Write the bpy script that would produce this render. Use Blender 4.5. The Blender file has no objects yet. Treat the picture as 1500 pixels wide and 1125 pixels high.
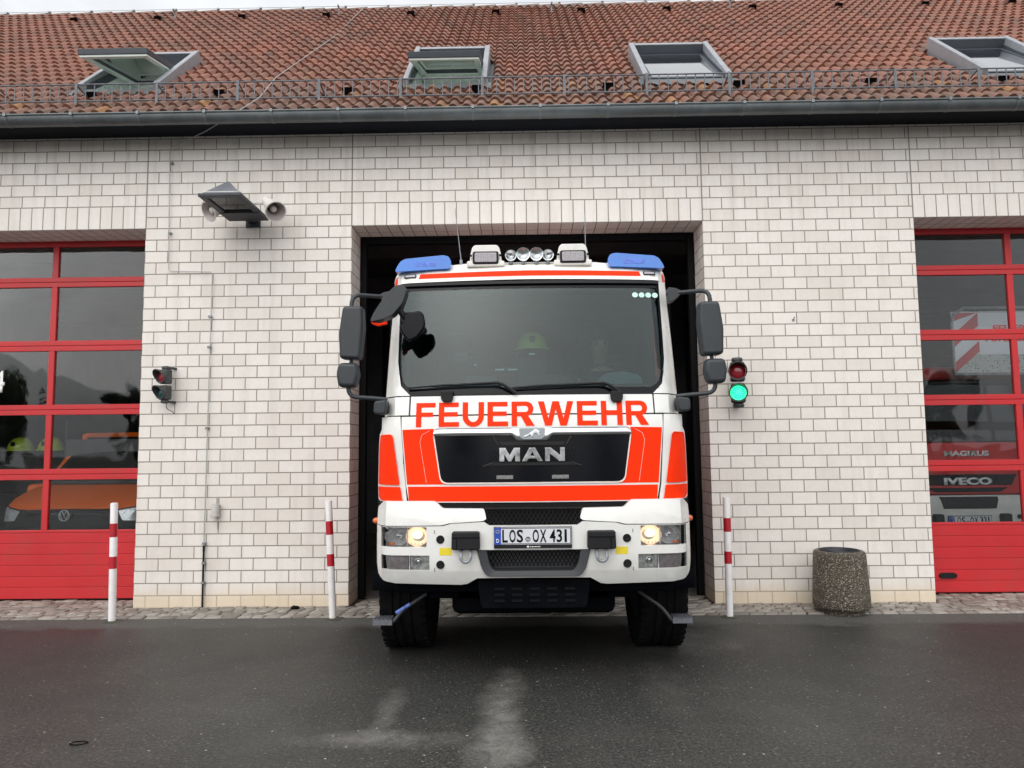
import bpy, bmesh, math, random
from mathutils import Vector, Matrix
from math import radians as R, sin, cos, pi, tan
random.seed(7)
scene = bpy.context.scene
COL = scene.collection

# ------------------------------------------------------------------ nodes / materials
class NT:
    def __init__(s, tree): s.t = tree
    def n(s, typ, ins=None, **props):
        nd = s.t.nodes.new(typ)
        for k, v in props.items(): setattr(nd, k, v)
        for k, v in (ins or {}).items():
            sock = nd.inputs[k]
            if isinstance(v, bpy.types.NodeSocket): s.t.links.new(v, sock)
            else:
                if isinstance(v, (tuple, list)) and len(v) == 3 and sock.type == 'RGBA': v = (*v, 1)
                sock.default_value = v
        return nd
    def math(s, op, a, b=0.0, clamp=False):
        return s.n('ShaderNodeMath', {0: a, 1: b}, operation=op, use_clamp=clamp).outputs[0]
    def mix(s, f, a, b, blend='MIX'):
        nd = s.n('ShaderNodeMix', {'Factor': f}, data_type='RGBA', blend_type=blend)
        for k, v in ((6, a), (7, b)):
            if isinstance(v, bpy.types.NodeSocket): s.t.links.new(v, nd.inputs[k])
            else: nd.inputs[k].default_value = (*v[:3], 1)
        return nd.outputs[2]
    def ramp(s, f, *stops):
        nd = s.n('ShaderNodeValToRGB', {'Fac': f}); cr = nd.color_ramp
        while len(cr.elements) < len(stops): cr.elements.new(0.5)
        for e, (p, c) in zip(cr.elements, stops):
            e.position = p; e.color = (c, c, c, 1) if isinstance(c, (int, float)) else (*c, 1)
        return nd.outputs[0]
    def noise(s, scale, detail=3, rough=.5, vec=None, dist=0):
        i = {'Scale': scale, 'Detail': detail, 'Roughness': rough, 'Distortion': dist}
        if vec is not None: i['Vector'] = vec
        return s.n('ShaderNodeTexNoise', i).outputs[0]
    def coord(s, k='Object'): return s.n('ShaderNodeTexCoord').outputs[k]
    def bump(s, h, strength=.3, dist=.01): return s.n('ShaderNodeBump', {'Height': h, 'Strength': strength, 'Distance': dist}).outputs[0]

def newmat(name):
    m = bpy.data.materials.new(name); m.use_nodes = True
    t = m.node_tree; t.nodes.clear()
    N = NT(t); out = N.n('ShaderNodeOutputMaterial')
    b = N.n('ShaderNodeBsdfPrincipled'); t.links.new(b.outputs[0], out.inputs[0])
    return m, N, b, out

def setb(N, b, **k):
    for key, v in k.items():
        s = b.inputs[key.replace('_', ' ')]
        if isinstance(v, bpy.types.NodeSocket): N.t.links.new(v, s)
        else:
            if isinstance(v, (tuple, list)) and len(v) == 3 and s.type == 'RGBA': v = (*v, 1)
            s.default_value = v

def simple(name, col, rough=.5, metal=0., var=.08, vs=8., bump=0., bs=60., coat=0., dirt=None, spec=.5):
    """base colour with slight cloudy variation; optional grime with a noisy shape of its own"""
    m, N, b, o = newmat(name)
    v = N.coord()
    nz = N.noise(vs, 5, .6, v)
    f = N.ramp(nz, (.3, 0.), (.7, 1.))
    c = N.mix(f, [x * (1 - var) for x in col], [min(1, x * (1 + var)) for x in col])
    if dirt:
        d = N.ramp(N.noise(dirt[1], 6, .7, v), (.48, 0.), (.72, dirt[2]))
        c = N.mix(d, c, dirt[0])
    rr = N.math('ADD', rough - .05, N.math('MULTIPLY', nz, .12))
    setb(N, b, Base_Color=c, Roughness=rr, Metallic=metal, Coat_Weight=coat, Coat_Roughness=.06, Specular_IOR_Level=spec)
    if bump: setb(N, b, Normal=N.bump(N.noise(bs, 4, .6, v), bump, .004))
    return m

def glass(name, tint, fres=1.6, rough=.01, wave=0., ws=3., mul=1.0):
    m, N, b, o = newmat(name)
    N.t.nodes.remove(b)
    i = {}
    if wave:
        nz = N.noise(ws, 1.5, .5, N.coord(), .6)
        nrm = N.bump(nz, 1.0, wave)
        i['Normal'] = nrm
    fr = N.n('ShaderNodeFresnel', {'IOR': fres, **i}).outputs[0]
    fr = N.math('MULTIPLY', fr, mul, True)
    tr = N.n('ShaderNodeBsdfTransparent', {'Color': tint}).outputs[0]
    gl = N.n('ShaderNodeBsdfGlossy', {'Color': (1, 1, 1), 'Roughness': rough, **i}).outputs[0]
    mx = N.n('ShaderNodeMixShader', {0: fr, 1: tr, 2: gl})
    N.t.links.new(mx.outputs[0], o.inputs[0])
    return m

def emit(name, col, strength, base=(.1, .1, .1)):
    m, N, b, o = newmat(name)
    setb(N, b, Base_Color=base, Emission_Color=col, Emission_Strength=strength, Roughness=.2)
    return m

M = {}
M['white_paint'] = simple('white_paint', (.76, .76, .735), .28, 0, .03, 1.5, coat=.5, dirt=((.50, .48, .43), 3.2, .30))
M['white_roof'] = simple('white_roof_paint', (.80, .79, .75), .4, 0, .04, 2, dirt=((.45, .43, .38), 5, .4))
M['signal_red'] = simple('fluorescent_red_foil', (1.0, .034, .001), .45, 0, .04, 2.5, spec=.12)
M['pale_trim'] = simple('pale_edge_foil', (.85, .75, .70), .35)
M['black_plastic'] = simple('black_plastic', (.010, .0105, .012), .5, 0, .25, 12, .15, 300, spec=.28)
M['mirror_shell'] = simple('mirror_shell_plastic', (.026, .032, .037), .42, 0, .15, 10, .1, 300)
M['black_gloss'] = simple('black_gloss', (.003, .0035, .006), .14, 0, .2, 3, spec=.18)
M['dark_metal'] = simple('dark_metal', (.03, .03, .032), .55, .3, .3, 9)
M['rubber'] = simple('tyre_rubber', (.0065, .0065, .007), .85, 0, .3, 14, .3, 120, dirt=((.02, .018, .016), 9, .4), spec=.06)
M['chrome'] = simple('chrome', (.66, .67, .69), .12, 1, .04, 6)
M['chrome_dull'] = simple('wordmark_chrome', (.36, .37, .38), .15, 1, .35, 22)
M['zinc'] = simple('zinc', (.155, .175, .185), .45, .6, .22, 5, dirt=((.16, .16, .15), 7, .6))
M['emblem_grey'] = simple('emblem_silver', (.75, .76, .76), .4, .2)
M['guard'] = simple('weathered_guard_steel', (.15, .16, .18), .6, .3, .3, 25)
M['galv'] = simple('galvanised_steel', (.27, .29, .31), .55, .5, .25, 25)
M['grey_frame'] = simple('grey_window_cladding', (.36, .38, .41), .42, .35, .1, 6, dirt=((.2, .2, .19), 12, .5))
M['dark_frame'] = simple('dark_window_cladding', (.06, .07, .085), .5, 0, .1)
M['soffit'] = simple('navy_soffit_board', (.006, .008, .014), .7, 0, .2, 6, spec=.2)
M['door_red'] = simple('red_door_paint', (.52, .018, .024), .42, 0, .07, 1.8, dirt=((.34, .06, .05), 2.5, .35))
M['lining'] = simple('white_window_lining', (.78, .86, .81), .5, 0, .05)
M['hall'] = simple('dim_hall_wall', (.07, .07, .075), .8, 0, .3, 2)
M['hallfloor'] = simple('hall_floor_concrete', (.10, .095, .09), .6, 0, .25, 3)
M['blue_lens'] = simple('blue_beacon_lens', (.008, .17, .66), .12, 0, .1, 5, coat=.8)
M['lamp_glass'] = simple('ribbed_lamp_lens', (.34, .33, .36), .25, .2, .2, 90)
M['lens_bowl'] = simple('silver_reflector', (.66, .67, .68), .28, .45, .25, 30)
M['plate_white'] = simple('plate_white', (.62, .64, .68), .4, 0, .04)
M['plate_blue'] = simple('plate_blue', (.01, .06, .42), .4)
M['black_print'] = simple('black_print', (.006, .006, .007), .6, spec=.1)
M['under_black'] = simple('underbody_black', (.004, .0045, .006), .85, 0, .3, 9, spec=.02)
M['white_print'] = simple('white_print', (.82, .82, .80), .5)
M['yellow_tag'] = simple('yellow_sticker', (.78, .62, .03), .5)
M['orange_lens'] = simple('orange_marker_lens', (.80, .16, .03), .25, coat=.5)
M['mint_dot'] = simple('mint_sticker', (.50, .72, .66), .5)
M['pink_rod'] = simple('pink_rod', (.95, .12, .05), .5)
M['seat'] = simple('seat_cloth', (.07, .075, .08), .9)
M['cab_in'] = simple('cab_lining', (.10, .105, .10), .9, 0, .3, 2)
M['dash'] = simple('dashboard', (.05, .055, .055), .7)
M['dashpad'] = simple('grey_dash_top', (.20, .25, .25), .6)
M['lime'] = simple('lime_helmet_shell', (.48, .62, .03), .4)
M['skin'] = simple('skin', (.60, .36, .26), .55)
M['hair'] = simple('hair', (.10, .07, .05), .8)
M['jacket'] = simple('navy_jacket', (.03, .035, .05), .85)
M['horn_white'] = simple('horn_white', (.72, .71, .66), .45, 0, .05, 6, dirt=((.4, .38, .33), 14, .3))
M['horn_in'] = simple('horn_inside', (.42, .37, .36), .5)
M['flood_grey'] = simple('floodlight_grey', (.16, .17, .19), .45, .3, .15)
M['flood_dark'] = simple('floodlight_dark', (.035, .04, .05), .5, .1, .15)
M['lamp_back'] = simple('lamp_back_silver', (.40, .42, .43), .35, .3, .35, 25)
M['socket'] = simple('socket_grey', (.50, .49, .46), .5)
M['traffic_dark'] = simple('signal_housing', (.05, .055, .055), .55, 0, .3, 20, .2, 90)
M['traffic_grey'] = simple('weathered_signal_housing', (.065, .07, .07), .6, 0, .4, 25)
M['red_lens'] = simple('unlit_red_lens', (.28, .01, .02), .2, coat=.5)
M['green_lens'] = simple('unlit_green_lens', (.01, .07, .055), .2, coat=.5)
M['green_on'] = emit('lit_green_lens', (.0, 1, .32), 1.0, (.0, .3, .1))
M['head_on'] = emit('lit_headlamp', (1, .78, .50), 2.2, (.8, .7, .5))
M['head_glow'] = emit('warm_bowl', (1, .60, .36), .42, (.7, .6, .5))
M['bollard_white'] = simple('bollard_white', (.80, .79, .79), .4, 0, .03, 6, dirt=((.45, .42, .38), 9, .35))
M['bollard_red'] = simple('bollard_red', (.45, .012, .025), .4, 0, .1)
M['van_orange'] = simple('orange_van_paint', (1.0, .17, .012), .35, 0, .03, 3)
M['engine_red'] = simple('engine_red_paint', (.50, .02, .02), .35, 0, .1, 3)
M['engine_white'] = simple('engine_white_bumper', (.6, .6, .56), .4)
M['bin_liner'] = simple('bin_liner', (.02, .022, .03), .5)
M['cable'] = simple('cable', (.30, .31, .31), .5, .3)
M['wire'] = simple('conductor_wire', (.42, .42, .41), .45, .5)
M['lamp_inner'] = simple('floodlight_inner', (.75, .76, .73), .4, .1, .3, 20)
M['windscreen'] = glass('windscreen_glass', (.54, .66, .67), 1.41, .0)
M['lens_clear'] = glass('clear_lens', (.92, .92, .92), 1.35, .02)
M['door_glass'] = glass('door_glazing', (.93, .95, .96), 1.43, .025, .011, 1.15)
M['roof_glass'] = glass('roof_glazing', (.88, .92, .90), 2.0, .01, mul=1.7)
M['van_glass'] = glass('van_glass', (.25, .27, .28), 1.4, .02)

def brick_mat():
    m, N, b, o = newmat('cream_clinker_brick')
    uv = N.n('ShaderNodeUVMap', uv_map='UVMap').outputs[0]
    pos = N.n('ShaderNodeNewGeometry').outputs['Position']
    br = N.n('ShaderNodeTexBrick', {'Vector': uv, 'Color1': (.81, .772, .728), 'Color2': (.69, .632, .57), 'Mortar': (.27, .235, .20), 'Scale': 1.0,
        'Mortar Size': .0052, 'Mortar Smooth': .12, 'Bias': -.45, 'Brick Width': .2491, 'Row Height': .12581}, offset=.5, offset_frequency=2)
    c = br.outputs['Color']
    n1 = N.noise(22, 4, .6, pos); c = N.mix(N.ramp(n1, (.35, .0), (.75, .16)), c, (.50, .46, .41))
    n2 = N.noise(1.1, 5, .65, pos); c = N.mix(N.ramp(n2, (.45, 0.), (.8, .30)), c, (.56, .50, .44))
    sx = N.n('ShaderNodeSeparateXYZ', {0: pos})
    z = sx.outputs[2]; nn = N.noise(3.0, 4, .6, pos)
    zz = N.math('ADD', z, N.math('MULTIPLY', nn, -.16))
    st = N.ramp(N.math('MULTIPLY', zz, 2.0, True), (.0, .60), (.09, .38), (.30, .0))
    c = N.mix(st, c, (.66, .52, .33))
    up = N.ramp(N.noise(2.2, 3, .5, N.n('ShaderNodeMapping', {'Vector': pos, 'Scale': (3, 3, .25)}).outputs[0]), (.52, 0.), (.75, .22))
    c = N.mix(up, c, (.42, .38, .33))
    run = N.ramp(N.noise(4.5, 5, .6, N.n('ShaderNodeMapping', {'Vector': pos, 'Scale': (2.2, 1, .10)}).outputs[0]), (.50, 0.), (.70, .42))
    c = N.mix(N.math('MULTIPLY', run, N.ramp(N.math('MULTIPLY', N.math('SUBTRACT', z, 3.6), .7, True), (0., .12), (1., 1.))), c, (.40, .36, .31))
    setb(N, b, Base_Color=c, Roughness=N.math('ADD', .42, N.math('MULTIPLY', br.outputs['Fac'], .4)), Specular_IOR_Level=.4)
    h = N.math('ADD', N.math('MULTIPLY', br.outputs['Fac'], -1.0), N.math('MULTIPLY', n1, .12))
    setb(N, b, Normal=N.bump(h, .9, .006))
    return m
def soldier_mat():
    m = brick_mat(); m.name = 'cream_soldier_course'
    for nd in m.node_tree.nodes:
        if nd.type == 'TEX_BRICK':
            nd.offset = 0; nd.inputs['Brick Width'].default_value = .12587; nd.inputs['Row Height'].default_value = .2516
    return m
M['brick'] = brick_mat(); M['soldier'] = soldier_mat()

def tile_mat():
    m, N, b, o = newmat('clay_roof_tile')
    uv = N.n('ShaderNodeUVMap', uv_map='UVMap').outputs[0]
    s = N.n('ShaderNodeSeparateXYZ', {0: uv})
    fx = N.math('FLOOR', s.outputs[0]); fy = N.math('FLOOR', s.outputs[1])
    cell = N.n('ShaderNodeCombineXYZ', {0: fx, 1: fy}).outputs[0]
    wn = N.n('ShaderNodeTexWhiteNoise', {'Vector': cell})
    r = wn.outputs['Value']
    pos = N.coord()
    c = N.ramp(r, (.0, (.205, .088, .062)), (.35, (.29, .125, .088)), (.7, (.335, .15, .108)), (.90, (.24, .12, .09)), (1., (.40, .19, .125)))
    big = N.noise(.9, 5, .65, pos)
    c = N.mix(N.ramp(big, (.38, 0.), (.70, .55)), c, (.20, .13, .105))
    c = N.mix(N.math('MULTIPLY', N.math('GREATER_THAN', N.n('ShaderNodeSeparateColor', {0: wn.outputs['Color']}).outputs[0], .88), .5), c, (.13, .085, .07))
    # lichen and soot gather on the lowest courses
    low = N.math('MULTIPLY', N.math('SUBTRACT', 7.0, fy), .17, True)
    lm = N.math('MULTIPLY', low, N.ramp(N.noise(9, 4, .7, pos), (.30, .1), (.62, 1.)), True)
    c = N.mix(N.math('MULTIPLY', lm, .70), c, (.15, .125, .11))
    ye = N.n('ShaderNodeSeparateColor', {0: wn.outputs['Color']}).outputs[1]
    yy = N.math('MULTIPLY', N.ramp(ye, (.88, 0.), (.97, 1.)), N.math('MULTIPLY', low, .55))
    c = N.mix(yy, c, (.42, .23, .08))
    sp = N.ramp(N.noise(38, 3, .6, pos), (.64, 0.), (.74, .4))
    c = N.mix(sp, c, (.40, .35, .28))
    c = N.mix(1.0, c, (.88, .81, .755), 'MULTIPLY')
    setb(N, b, Base_Color=c, Roughness=.62, Specular_IOR_Level=.35, Normal=N.bump(N.noise(60, 3, .6, pos), .25, .004))
    return m
M['tile'] = tile_mat()
M['ridge_tile'] = simple('ridge_tile_clay', (.17, .12, .10), .7, 0, .3, 6, .2, 60, dirt=((.22, .22, .17), 10, .6))

def asphalt_mat():
    m, N, b, o = newmat('damp_asphalt')
    pos = N.n('ShaderNodeNewGeometry').outputs['Position']
    s = N.n('ShaderNodeSeparateXYZ', {0: pos}); X, Y = s.outputs[0], s.outputs[1]
    grain = N.noise(48, 9, .88, pos)
    vor = N.n('ShaderNodeTexVoronoi', {'Vector': pos, 'Scale': 60.0}, feature='F1')
    c = N.ramp(grain, (.38, (.015, .0155, .0145)), (.49, (.036, .0365, .034)), (.60, (.105, .104, .096)))
    big = N.noise(.55, 6, .6, pos, 1.0)
    c = N.mix(N.ramp(big, (.35, .0), (.68, .40)), c, (.030, .030, .029))
    c = N.mix(N.ramp(N.noise(1.1, 6, .7, pos), (.50, 0.), (.72, .45)), c, (.085, .084, .078))
    mid = N.noise(3.2, 5, .65, pos)
    c = N.mix(N.ramp(mid, (.5, 0.), (.78, .30)), c, (.075, .073, .068))
    # a damp belt just outside the dry strip, fading towards the yard
    by = N.math('ADD', Y, N.math('MULTIPLY', big, .9))
    belt = N.ramp(N.math('MULTIPLY', N.math('ADD', by, 3.2), .4, True), (.0, .0), (.75, .55), (1., .55))
    c = N.mix(belt, c, N.mix(grain, (.010, .010, .010), (.030, .029, .028)))
    # drier strip along the wall, edge wandering
    edge = N.math('ADD', Y, N.math('ADD', N.math('MULTIPLY', N.noise(2.3, 5, .6, pos), .55), .66))
    dry = N.ramp(N.math('MULTIPLY', edge, 5.0, True), (.0, 0.), (.6, .70))
    c = N.mix(dry, c, N.mix(grain, (.045, .044, .041), (.15, .147, .138)))
    # dusty pale stains
    pn = N.noise(7.0, 9, .78, pos, .6)
    patch = N.ramp(pn, (.36, .0), (.66, 1.))
    def blob(cx, cy, rx, ry, k=1.25):
        dx = N.math('DIVIDE', N.math('SUBTRACT', X, cx), rx*1.9); dy = N.math('DIVIDE', N.math('SUBTRACT', Y, cy), ry*1.9)
        d = N.math('SQRT', N.math('ADD', N.math('MULTIPLY', dx, dx), N.math('MULTIPLY', dy, dy)))
        d = N.math('ADD', d, N.math('MULTIPLY', N.math('SUBTRACT', N.noise(2.6, 4, .6, pos), .5), 1.5))
        t = N.math('MULTIPLY', N.math('SUBTRACT', 1.0, d), k, True)
        return N.math('MULTIPLY', t, N.math('ADD', .35, N.math('MULTIPLY', patch, .9)), True)
    st = N.math('MAXIMUM', blob(1.68, -3.45, .10, .70), N.math('MULTIPLY', blob(1.02, -3.50, .33, .085), .75))
    st = N.math('MAXIMUM', st, N.math('MULTIPLY', blob(.98, -3.12, .05, .32), .5))
    st = N.math('MAXIMUM', st, N.math('MULTIPLY', blob(3.05, -1.45, .35, .25), .35))
    st = N.math('MAXIMUM', st, N.math('MULTIPLY', blob(2.75, -2.7, .10, .40), .16))
    st = N.math('MULTIPLY', st, N.ramp(grain, (.2, .45), (.6, .9)))
    c = N.mix(st, c, (.22, .215, .20))
    # pale grit
    wc = N.n('ShaderNodeSeparateColor', {0: vor.outputs['Color']}).outputs[0]
    g = N.math('MULTIPLY', N.ramp(wc, (.90, 0.), (.97, 1.)), N.ramp(vor.outputs['Distance'], (.22, 1.), (.48, 0.)))
    c = N.mix(N.math('MULTIPLY', g, .30), c, (.42, .40, .36))
    v2 = N.n('ShaderNodeTexVoronoi', {'Vector': pos, 'Scale': 26.0})
    w2 = N.n('ShaderNodeSeparateColor', {0: v2.outputs['Color']}).outputs[1]
    g2 = N.math('MULTIPLY', N.ramp(w2, (.975, 0.), (.98, 1.)), N.ramp(v2.outputs['Distance'], (.12, 1.), (.2, 0.)))
    c = N.mix(N.math('MULTIPLY', g2, .8), c, (.55, .52, .46))
    rough = N.math('ADD', N.math('ADD', .50, N.math('MULTIPLY', dry, .3)), N.math('MULTIPLY', N.math('SUBTRACT', big, .5), .25))
    h = N.math('ADD', grain, N.math('MULTIPLY', vor.outputs['Distance'], .8))
    setb(N, b, Base_Color=c, Roughness=rough, Specular_IOR_Level=.27, Normal=N.bump(h, .55, .004))
    return m
M['asphalt'] = asphalt_mat()

def sett_mat():
    m, N, b, o = newmat('granite_setts')
    pos = N.coord(); g = N.n('ShaderNodeNewGeometry')
    r = g.outputs['Random Per Island']
    c = N.ramp(r, (0., (.17, .15, .13)), (.4, (.27, .25, .22)), (.75, (.36, .335, .30)), (1., (.22, .20, .18)))
    c = N.mix(N.ramp(N.noise(40, 5, .7, pos), (.4, 0.), (.7, .5)), c, (.12, .11, .095))
    setb(N, b, Base_Color=c, Roughness=.6, Normal=N.bump(N.noise(70, 4, .6, pos), .4, .006))
    return m
M['sett'] = sett_mat()
M['joint'] = simple('joint_sand', (.06, .055, .045), .9, 0, .4, 20, .4, 200, dirt=((.03, .05, .02), 4, .6))

def aggregate_mat():
    m, N, b, o = newmat('exposed_aggregate')
    pos = N.coord()
    v = N.n('ShaderNodeTexVoronoi', {'Vector': pos, 'Scale': 88.0, 'Randomness': 1.0})
    r = N.n('ShaderNodeSeparateColor', {0: v.outputs['Color']}).outputs[0]
    c = N.ramp(r, (0., (.06, .052, .038)), (.45, (.13, .11, .08)), (.75, (.24, .205, .15)), (.93, (.42, .38, .28)), (1., (.6, .56, .45)))
    c = N.mix(N.ramp(v.outputs['Distance'], (.35, 0.), (.62, .9)), c, (.05, .045, .035))
    c = N.mix(N.ramp(N.noise(5, 4, .6, pos), (.5, 0.), (.8, .4)), c, (.13, .12, .08))
    setb(N, b, Base_Color=c, Roughness=.55, Normal=N.bump(N.math('MULTIPLY', v.outputs['Distance'], -1.0), 1.0, .012))
    return m
M['aggregate'] = aggregate_mat()

def leaf_mat():
    m, N, b, o = newmat('tree_leaves')
    r = N.n('ShaderNodeNewGeometry').outputs['Random Per Island']
    setb(N, b, Base_Color=N.ramp(r, (0., (.04, .06, .025)), (1., (.10, .13, .06))), Roughness=.6)
    return m
M['leaf'] = leaf_mat(); M['bark'] = simple('bark', (.06, .045, .035), .9, 0, .3, 5)

def perf_mat():
    m, N, b, o = newmat('perforated_steel')
    uvp = N.coord()
    v = N.n('ShaderNodeTexVoronoi', {'Vector': uvp, 'Scale': 34.0, 'Randomness': .35})
    setb(N, b, Base_Color=N.ramp(v.outputs['Distance'], (.30, (.02, .02, .02)), (.36, (.42, .44, .42))), Roughness=.5, Metallic=.3)
    return m
M['perf'] = perf_mat()

# ------------------------------------------------------------------ object helpers
def smooth_mesh(me, ang=38):
    for p in me.polygons: p.use_smooth = True
    try: me.set_sharp_from_angle(angle=R(ang))
    except Exception: pass

def obj(name, bm, mat, parent=None, smooth=True, bevel=0., seg=2, ang=38, recalc=True, loc=None, rot=None, wn=False):
    if recalc: bmesh.ops.recalc_face_normals(bm, faces=bm.faces[:])
    me = bpy.data.meshes.new(name); bm.to_mesh(me); bm.free()
    mats = mat if isinstance(mat, (list, tuple)) else [mat]
    for x in mats: me.materials.append(M[x] if isinstance(x, str) else x)
    if smooth: smooth_mesh(me, ang)
    o = bpy.data.objects.new(name, me); COL.objects.link(o)
    if parent is not None: o.parent = parent
    if loc is not None: o.location = loc
    if rot is not None: o.rotation_euler = rot
    if bevel:
        md = o.modifiers.new('bevel', 'BEVEL'); md.width = bevel; md.segments = seg; md.limit_method = 'ANGLE'; md.angle_limit = R(32)
        md.harden_normals = False
        wn = True
    if wn:
        w = o.modifiers.new('wn', 'WEIGHTED_NORMAL'); w.keep_sharp = False; w.weight = 50
    return o

def tag(o, label=None, cat=None, group=None, kind=None):
    if label: o['label'] = label
    if cat: o['category'] = cat
    if group: o['group'] = group
    if kind: o['kind'] = kind
    return o
def thing(name, label, cat, loc=(0, 0, 0), rot=(0, 0, 0), group=None):
    o = bpy.data.objects.new(name, None); COL.objects.link(o)
    o.location = loc; o.rotation_euler = rot; o.empty_display_size = .2
    return tag(o, label, cat, group)
def kids(o): return [c for c in bpy.data.objects if c.parent == o]
def copy_tree(o, parent=None):
    c = o.copy(); COL.objects.link(c)
    if parent is not None: c.parent = parent
    for ch in kids(o): copy_tree(ch, c)
    return c

def BM(): return bmesh.new()
def box(bm, x0, x1, y0, y1, z0, z1, mi=0, T=None):
    vs = [bm.verts.new(Vector(p) if T is None else T @ Vector(p)) for p in ((x0,y0,z0),(x1,y0,z0),(x1,y1,z0),(x0,y1,z0),(x0,y0,z1),(x1,y0,z1),(x1,y1,z1),(x0,y1,z1))]
    for f in ((0,3,2,1),(4,5,6,7),(0,1,5,4),(1,2,6,5),(2,3,7,6),(3,0,4,7)):
        bm.faces.new([vs[i] for i in f]).material_index = mi
    return vs
def boxo(name, b, mat, parent=None, bevel=.004, **k):
    bm = BM(); box(bm, *b); return obj(name, bm, mat, parent, bevel=bevel, **k)
def frame_of(d):
    d = d.normalized(); a = Vector((0, 0, 1)) if abs(d.z) < .9 else Vector((1, 0, 0))
    u = d.cross(a).normalized(); return u, d.cross(u).normalized()
def tube(bm, pts, r, seg=10, cap=True, mi=0):
    pts = [Vector(p) for p in pts]; n = len(pts)
    rs = r if isinstance(r, (list, tuple)) else [r] * n
    rings = []; u = None
    for i, p in enumerate(pts):
        t = ((pts[min(i+1, n-1)] - p).normalized() + (p - pts[max(i-1, 0)]).normalized())
        if t.length < 1e-6: t = pts[min(i+1, n-1)] - pts[max(i-1, 0)]
        t.normalize()
        if u is None: u, v = frame_of(t)
        else:
            u = (u - t * u.dot(t)).normalized(); v = t.cross(u)
        rings.append([bm.verts.new(p + (u * cos(a) + v * sin(a)) * rs[i]) for a in [2*pi*k/seg for k in range(seg)]])
    for a, b in zip(rings, rings[1:]):
        for k in range(seg): bm.faces.new((a[k], a[(k+1) % seg], b[(k+1) % seg], b[k])).material_index = mi
    if cap:
        bm.faces.new(rings[0][::-1]).material_index = mi; bm.faces.new(rings[-1]).material_index = mi
def soften(pts, r=.06, n=5):
    pts = [Vector(p) for p in pts]; out = [pts[0]]
    for a, b, c in zip(pts, pts[1:], pts[2:]):
        d1 = (a - b); d2 = (c - b); q = min(r, d1.length * .48, d2.length * .48)
        p0 = b + d1.normalized() * q; p1 = b + d2.normalized() * q
        for i in range(n + 1):
            t = i / n; out.append(p0 * (1-t)**2 + b * 2*t*(1-t) + p1 * t*t)
    out.append(pts[-1]); return out
def lathe(bm, prof, T=None, seg=28, mi=0, close=False):
    """prof: (radius, height) pairs turned round local z"""
    rings = []
    for r, h in prof:
        ring = []
        for k in range(seg):
            a = 2*pi*k/seg; p = Vector((r*cos(a), r*sin(a), h)); ring.append(bm.verts.new(T @ p if T else p))
        rings.append(ring)
    for a, b in zip(rings, rings[1:]):
        for k in range(seg): bm.faces.new((a[k], a[(k+1) % seg], b[(k+1) % seg], b[k])).material_index = mi
    if close:
        bm.faces.new(rings[0][::-1]).material_index = mi; bm.faces.new(rings[-1]).material_index = mi
def aim(loc, d):
    """matrix whose local z points along d"""
    d = Vector(d).normalized(); return Matrix.Translation(Vector(loc)) @ d.to_track_quat('Z', 'Y').to_matrix().to_4x4()
def fillet(poly, r, n=4):
    out = []; m = len(poly)
    rr = r if isinstance(r, (list, tuple)) else [r] * m
    for i in range(m):
        b = Vector(poly[i]); a = Vector(poly[i-1]); c = Vector(poly[(i+1) % m])
        d1, d2 = a-b, c-b; q = min(rr[i], d1.length*.45, d2.length*.45)
        if q < 1e-4: out.append(tuple(b)); continue
        p0 = b + d1.normalized()*q; p1 = b + d2.normalized()*q
        for k in range(n+1):
            t = k/n; out.append(tuple(p0*(1-t)**2 + b*2*t*(1-t) + p1*t*t))
    return out
def sym(half):
    """half outline (x>=0) from top to bottom -> full outline"""
    return list(half) + [(-x, z) for x, z in reversed(half) if x > 1e-6]
def rect(x0, x1, z0, z1): return [(x0, z0), (x1, z0), (x1, z1), (x0, z1)]
def flipx(p): return [(-x, z) for x, z in reversed(p)]
def drape(bm, surf, off, th, step=.07, holes=(), cutz=True):
    bmesh.ops.triangulate(bm, faces=bm.faces[:], ngon_method='EAR_CLIP')
    xs = [v.co.x for v in bm.verts]; zs = [v.co.z for v in bm.verts]
    def cuts(lo, hi, extra):
        k = math.floor(lo/step)+1; c = []
        while k*step < hi: c.append(k*step); k += 1
        return [q for q in c if all(abs(q-e) > .012 for e in extra)] + list(extra)
    hx = [h[0] for h in holes] + [h[1] for h in holes]; hz = [h[2] for h in holes] + [h[3] for h in holes]
    for q in cuts(min(xs), max(xs), hx):
        bmesh.ops.bisect_plane(bm, geom=bm.verts[:]+bm.edges[:]+bm.faces[:], plane_co=(q,0,0), plane_no=(1,0,0))
    if cutz:
        for q in cuts(min(zs), max(zs), hz):
            bmesh.ops.bisect_plane(bm, geom=bm.verts[:]+bm.edges[:]+bm.faces[:], plane_co=(0,0,q), plane_no=(0,0,1))
    if holes:
        dead = []
        for f in bm.faces:
            c = f.calc_center_median()
            if any(h[0] < c.x < h[1] and h[2] < c.z < h[3] for h in holes): dead.append(f)
        bmesh.ops.delete(bm, geom=dead, context='FACES')
    bmesh.ops.remove_doubles(bm, verts=bm.verts[:], dist=.0004)
    for v in bm.verts: v.co.y = surf(v.co.x, v.co.z) + off + th
    g = bmesh.ops.extrude_face_region(bm, geom=bm.faces[:], use_keep_orig=True)
    for e in g['geom']:
        if isinstance(e, bmesh.types.BMVert): e.co.y -= th
def panel(name, outline, surf, th, mat, parent, off=0., holes=(), step=.07, bevel=.004, **k):
    bm = BM(); bm.faces.new([bm.verts.new((x, 0, z)) for x, z in outline])
    drape(bm, surf, off, th, step, holes)
    return obj(name, bm, mat, parent, bevel=bevel, **k)
FLAT = lambda x, z: 0.
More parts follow.
